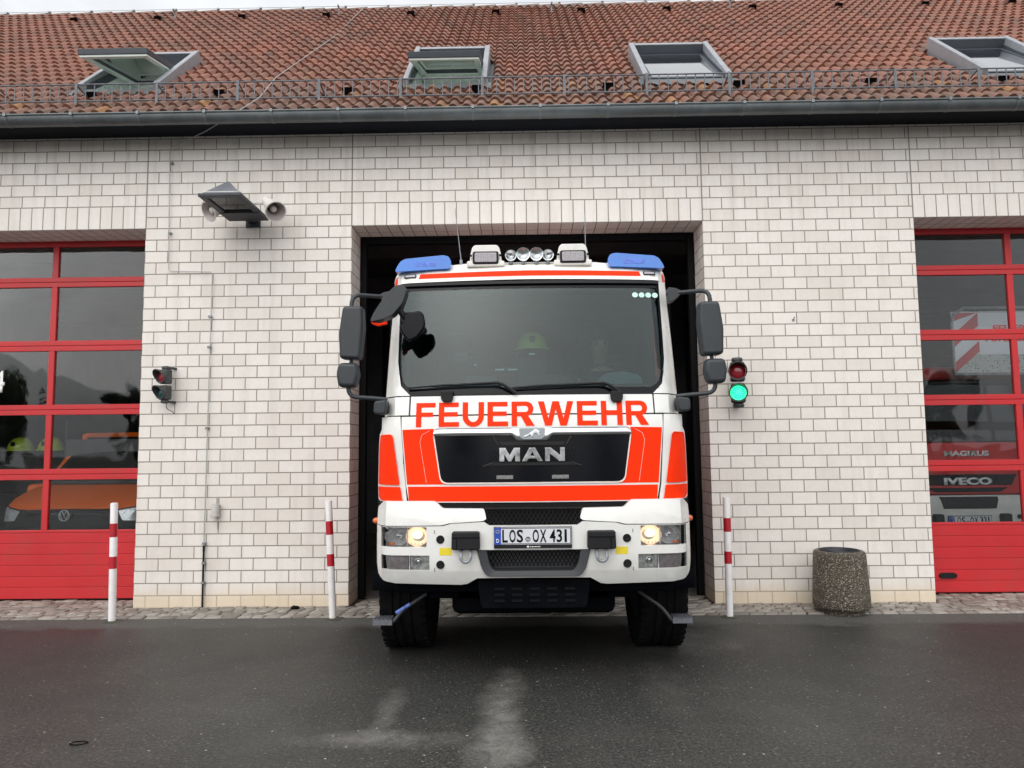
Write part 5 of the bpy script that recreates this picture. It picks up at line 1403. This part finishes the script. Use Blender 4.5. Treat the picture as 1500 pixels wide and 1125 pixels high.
# ------------------------------------------------------------------ orange van behind the left door
VX, VY = -3.68, 1.12
VN = thing('orange_van', 'orange van with black bumper parked behind the left garage door', 'van', (VX, VY, 0))
def vs(x, z):
    ax = abs(x); zp = [(.35, .02), (.75, .0), (.93, .03), (1.02, .10), (1.18, .50), (1.24, .80), (1.85, 1.42), (1.92, 1.6)]
    y = zp[-1][1]
    for (a, ya), (b, yb) in zip(zp, zp[1:]):
        if z <= b: y = ya+(yb-ya)*max(0, (z-a)/(b-a)); break
    return y + .12*ax**2 + .25*max(0, (ax-.75)/.2)**2
panel('bumper', sym([(0, .93), (.62, .925), (.86, .97), (.93, .9), (.94, .5), (.90, .35), (0, .35)]), vs, .05, 'black_plastic', VN, bevel=.01)
panel('bonnet', sym([(0, 1.20), (.74, 1.20), (.84, 1.08), (.885, .985), (.62, .935), (0, .942)]), vs, .03, 'van_orange', VN, bevel=.012)
panel('windscreen', sym([(0, 1.83), (.62, 1.82), (.80, 1.24), (0, 1.24)]), vs, .01, 'van_glass', VN, bevel=0)
for f in (lambda p: p, flipx):
    panel('pillar', f([(.625, 1.82), (.70, 1.82), (.88, 1.22), (.81, 1.22)]), vs, .04, 'van_orange', VN, bevel=.005)
    panel('headlight', fillet(f([(.60, .915), (.66, .80), (.88, .79), (.91, .93), (.86, .965)]), .02), vs, .03, 'lens_bowl', VN, off=-.012, bevel=.005)
    q = f([(1, 0), (0, 1)])[0][0] or -1
panel('roof', sym([(0, 1.90), (.60, 1.895), (.70, 1.835), (0, 1.84)]), vs, .05, 'van_orange', VN, bevel=.01)
bm = BM(); box(bm, -.93, .93, .62, 4.6, .45, 1.22); box(bm, -.80, .80, 1.55, 4.6, 1.22, 1.90)
obj('body', bm, 'van_orange', VN, bevel=.06, seg=3)
bm = BM(); box(bm, -.78, .78, 1.2, 1.5, 1.22, 1.8); obj('cabin_dark', bm, 'cab_in', VN)
bm = BM(); box(bm, -.7, .7, .62, 1.0, 1.205, 1.26); obj('scuttle', bm, 'dash', VN, bevel=.02)
bm = BM()
for x, z in ((-.4, 1.29), (-.15, 1.27), (.3, 1.28)): box(bm, x, x+.25, 1.02, 1.1, z-.03, z+.05)
obj('papers', bm, 'dashpad', VN, bevel=.02)
panel('grille_bar', sym([(0, .895), (.52, .89), (.50, .862), (0, .868)]), vs, .01, 'black_gloss', VN, off=-.008, bevel=.003)
bm = BM(); yy = -.035; c = (0, .868)
tube(bm, [(.062*cos(t), yy, .868+.062*sin(t)) for t in [2*pi*k/28 for k in range(29)]], .006, 6)
for pp in ([(-.028, .054), (0, -.0), (.028, .054)], [(-.050, .034), (-.026, -.048), (0, .002), (.026, -.048), (.050, .034)]): tube(bm, [(x, yy, .868+z) for x, z in pp], .0065, 6)
obj('front_emblem', bm, 'emblem_grey', VN)
for q in (-1, 1):
    bm = BM(); lathe(bm, [(.2, -.1), (.32, -.1), (.34, -.06), (.34, .06), (.32, .1), (.2, .1)], Matrix.Translation((q*.82, .95, .34)) @ Matrix.Rotation(R(90), 4, 'Y'), 32); obj('wheel', bm, 'rubber', VN)

helmet((-5.55, 3.0, 1.66), 'left lime helmet on the shelf behind the left garage door', 1.25)
helmet((-5.10, 3.0, 1.66), 'right lime helmet on the shelf behind the left garage door', 1.25)
SH = thing('helmet_shelf', 'dark metal shelf rack holding helmets behind the left garage door', 'shelf', (-5.3, 3.0, 0))
for z in (.4, 1.0, 1.56): boxo('shelf_board', (-.9, .55, -.2, .2, z, z+.03), 'dark_metal', SH)
for x in (-.88, .52): boxo('shelf_upright', (x, x+.03, -.2, .2, 0, 2.1), 'dark_metal', SH)

# ------------------------------------------------------------------ red ladder engine behind the right door
LX, LY = 7.31, 1.50
LE = thing('ladder_engine', 'dark red ladder engine with white bumper parked behind the right garage door', 'fire engine', (LX, LY, 0))
def ls(x, z): return .06*x*x + .2*max(0, (abs(x)-.95)/.2)**2 + (.10*(z-1.6) if z > 1.6 else 0) + (.03 if z > .95 else 0)
panel('bumper', sym([(0, .98), (1.02, .98), (1.14, .90), (1.16, .5), (0, .5)]), ls, .06, 'engine_white', LE, bevel=.015)
panel('front_panel', sym([(0, 1.63), (1.13, 1.63), (1.16, 1.0), (0, .995)]), ls, .05, 'engine_red', LE, bevel=.01)
panel('windscreen', sym([(0, 2.42), (1.02, 2.42), (1.05, 1.65), (0, 1.65)]), ls, .01, 'van_glass', LE, bevel=0)
for f in (lambda p: p, flipx): panel('pillar', f([(1.025, 2.44), (1.12, 2.44), (1.14, 1.64), (1.055, 1.64)]), ls, .06, 'engine_red', LE, bevel=.01)
bm = BM(); box(bm, -1.12, 1.12, .25, 2.2, 2.43, 2.60); obj('roof', bm, 'engine_red', LE, bevel=.04)
bm = BM(); box(bm, -1.15, 1.15, .9, 7, .6, 1.6); box(bm, -1.1, 1.1, 1.6, 2.2, 1.6, 2.43); obj('body', bm, 'engine_red', LE, bevel=.03)
panel('black_slot', fillet(sym([(0, 1.075), (.50, 1.075), (.40, 1.02), (0, 1.02)]), .01), ls, .01, 'black_gloss', LE, off=-.008, bevel=.002)
panel('black_band', sym([(0, 1.24), (.62, 1.235), (.55, 1.105), (0, 1.10)]), ls, .01, 'black_gloss', LE, off=-.008, bevel=.004)
panel('lower_intake', sym([(0, .965), (.36, .965), (.32, .82), (0, .82)]), ls, .01, 'black_plastic', LE, off=-.008, bevel=.002)
text('front_wordmark', 'MAGIRUS', -.265, .29, 1.462, 1.530, ls, 'emblem_grey', LE, th=.006, out=.004, off=.045)
text('grille_wordmark', 'IVECO', -.29, .30, 1.108, 1.20, ls, 'emblem_grey', LE, th=.006, out=.012, off=.05)
plate(LE, -.02, .625, .735, -.02, 'LOS', 'OX 331')
for q in (-1, 1):
    bm = BM(); box(bm, q*.41-.06, q*.41+.06, -.07, .02, .60, .76); obj('tow_hitch', bm, 'black_plastic', LE, bevel=.02)
    bm = BM(); lathe(bm, [(.001, .01), (.02, .0)], aim((q*.60, -.0, .72), (0, -1, 0)), 16); lathe(bm, [(.001, .02), (.025, .018), (.028, 0)], aim((q*.60, .01, .72), (0, -1, 0)), 16); obj('grommet', bm, 'black_plastic', LE)
    x0, x1 = sorted((q*.68, q*1.05)); HB = panel('headlight', fillet(rect(x0, x1, .58, .78), .04), ls, .02, 'black_gloss', LE, off=-.01, bevel=.005)
    bm = BM(); lathe(bm, [(.001, -.03), (.04, -.02), (.06, 0)], aim((q*.77, ls(.77, .7)-.012, .68), (0, -1, 0)), 20); obj('lamp_bowl', bm, 'lens_bowl', HB)
    bm = BM(); lathe(bm, [(.25, -.15), (.45, -.15), (.48, -.1), (.48, .1), (.45, .15), (.25, .15)], Matrix.Translation((q*.98, 1.3, .48)) @ Matrix.Rotation(R(90), 4, 'Y'), 36); obj('wheel', bm, 'rubber', LE)
# rescue cage above its cab
CG = obj('rescue_cage', lattice(0, .001, 0, .001, .5, .1, 0, .001) if False else BM(), 'perf', LE, smooth=False)
bm = BM(); prism(bm, [(-.20, 2.48), (1.60, 2.48), (1.60, 3.24), (-.20, 3.24)], -.19, -.18); 
bm.to_mesh(CG.data); bm.free()
bm = BM(); tube(bm, [(1.62, -.2, 2.46), (1.62, -.2, 3.24), (1.5, -.2, 3.28), (-.05, -.2, 3.28), (-.17, -.2, 3.20), (-.20, -.2, 3.10), (-.20, -.2, 2.46), (1.62, -.2, 2.46)], .018, 8); obj('cage_frame', bm, 'galv', CG)
panel('white_board', rect(.12, 1.30, 2.70, 3.22), FLAT, .004, 'plate_white', CG, off=-.196, bevel=0)
ch = simple('chevron_red', (.45, .03, .04), .5)
panel('white_backing', [(-.18, 2.55), (.118, 2.72), (.118, 3.23), (-.10, 3.23), (-.18, 3.15)], FLAT, .004, 'plate_white', CG, off=-.196, bevel=0)
for z, zz in ((2.48, .13), (2.80, .16), (3.12, .11)):
    pl_ = [(-.18, z), (.118, z+.26), (.118, z+.26+zz), (-.18, z+zz)]
    pl_ = [(x, min(max(q, 2.49), 3.22)) for x, q in pl_]
    panel('chevron', pl_, FLAT, .003, ch, CG, off=-.2005, bevel=0, smooth=False)
text('cage_text', 'FEUERWEHR', .30, 1.12, 2.985, 3.065, FLAT, 'signal_red', CG, th=.002, out=.199, off=.03)
text('cage_text', 'FÜRSTENWALDE', .20, 1.22, 2.86, 2.955, FLAT, 'signal_red', CG, th=.002, out=.199, off=.03)
bm = BM()
for x in (.1, 1.2):
    tube(bm, [(x, -.1, 2.7), (x, 2.5, 2.9), (x, 6.5, 3.1)], .04, 6)
for k in range(10): tube(bm, [(.1, .3+.5*k, 2.75), (1.2, .3+.5*k, 2.75)], .02, 6)
obj('ladder', bm, 'zinc', LE)

# ------------------------------------------------------------------ trees across the yard: what the glass reflects
def tree(x, y, h, label, seed):
    rnd = random.Random(seed)
    T_ = thing('deciduous_tree', label, 'tree', (x, y, 0), group='trees across the yard facing the station')
    bm = BM(); tube(bm, [(0, 0, 0), (.1, 0, h*.3), (0, .1, h*.6), (.1, 0, h*.85)], [.24, .19, .12, .04], 8)
    for k in range(7):
        a = rnd.uniform(0, 6.3); z = h*rnd.uniform(.3, .7); tube(bm, [(0, 0, z), (cos(a)*h*.15, sin(a)*h*.15, z+h*.1), (cos(a)*h*.25, sin(a)*h*.25, z+h*.2)], [.08, .05, .02], 5)
    obj('trunk', bm, 'bark', T_)
    bm = BM(); cl_ = [(rnd.uniform(-1, 1)*h*.26, rnd.uniform(-1, 1)*h*.26, h*rnd.uniform(.28, .95), h*rnd.uniform(.07, .15)) for _ in range(34)]
    for cx, cy, cz, r in cl_:
        for _ in range(70):
            d = Vector((rnd.gauss(0, 1), rnd.gauss(0, 1), rnd.gauss(0, 1))).normalized()*r*rnd.uniform(.5, 1.05); p = Vector((cx, cy, cz))+d
            u = Vector((rnd.gauss(0, 1), rnd.gauss(0, 1), rnd.gauss(0, 1))).normalized(); v_, w_ = frame_of(u); s = rnd.uniform(.12, .26)
            bm.faces.new([bm.verts.new(p+v_*s), bm.verts.new(p+w_*s), bm.verts.new(p-v_*s), bm.verts.new(p-w_*s)])
    obj('crown', bm, 'leaf', T_, smooth=False, recalc=False)
kinds = ['tallest', 'broad', 'short', 'slender', 'leaning', 'dense', 'rounded', 'open']
x = -34.
for i in range(8):
    hgt = [7.2, 5.6, 4.8, 7.8, 5.2, 6.4, 5.8, 7.][i]
    tree(x, -40-(i % 3)*3, hgt, f'{kinds[i]} leafy tree across the yard, mirrored in the garage door glass', i+3); x += [9, 8.5, 10, 9, 11, 8, 9, 9][i]
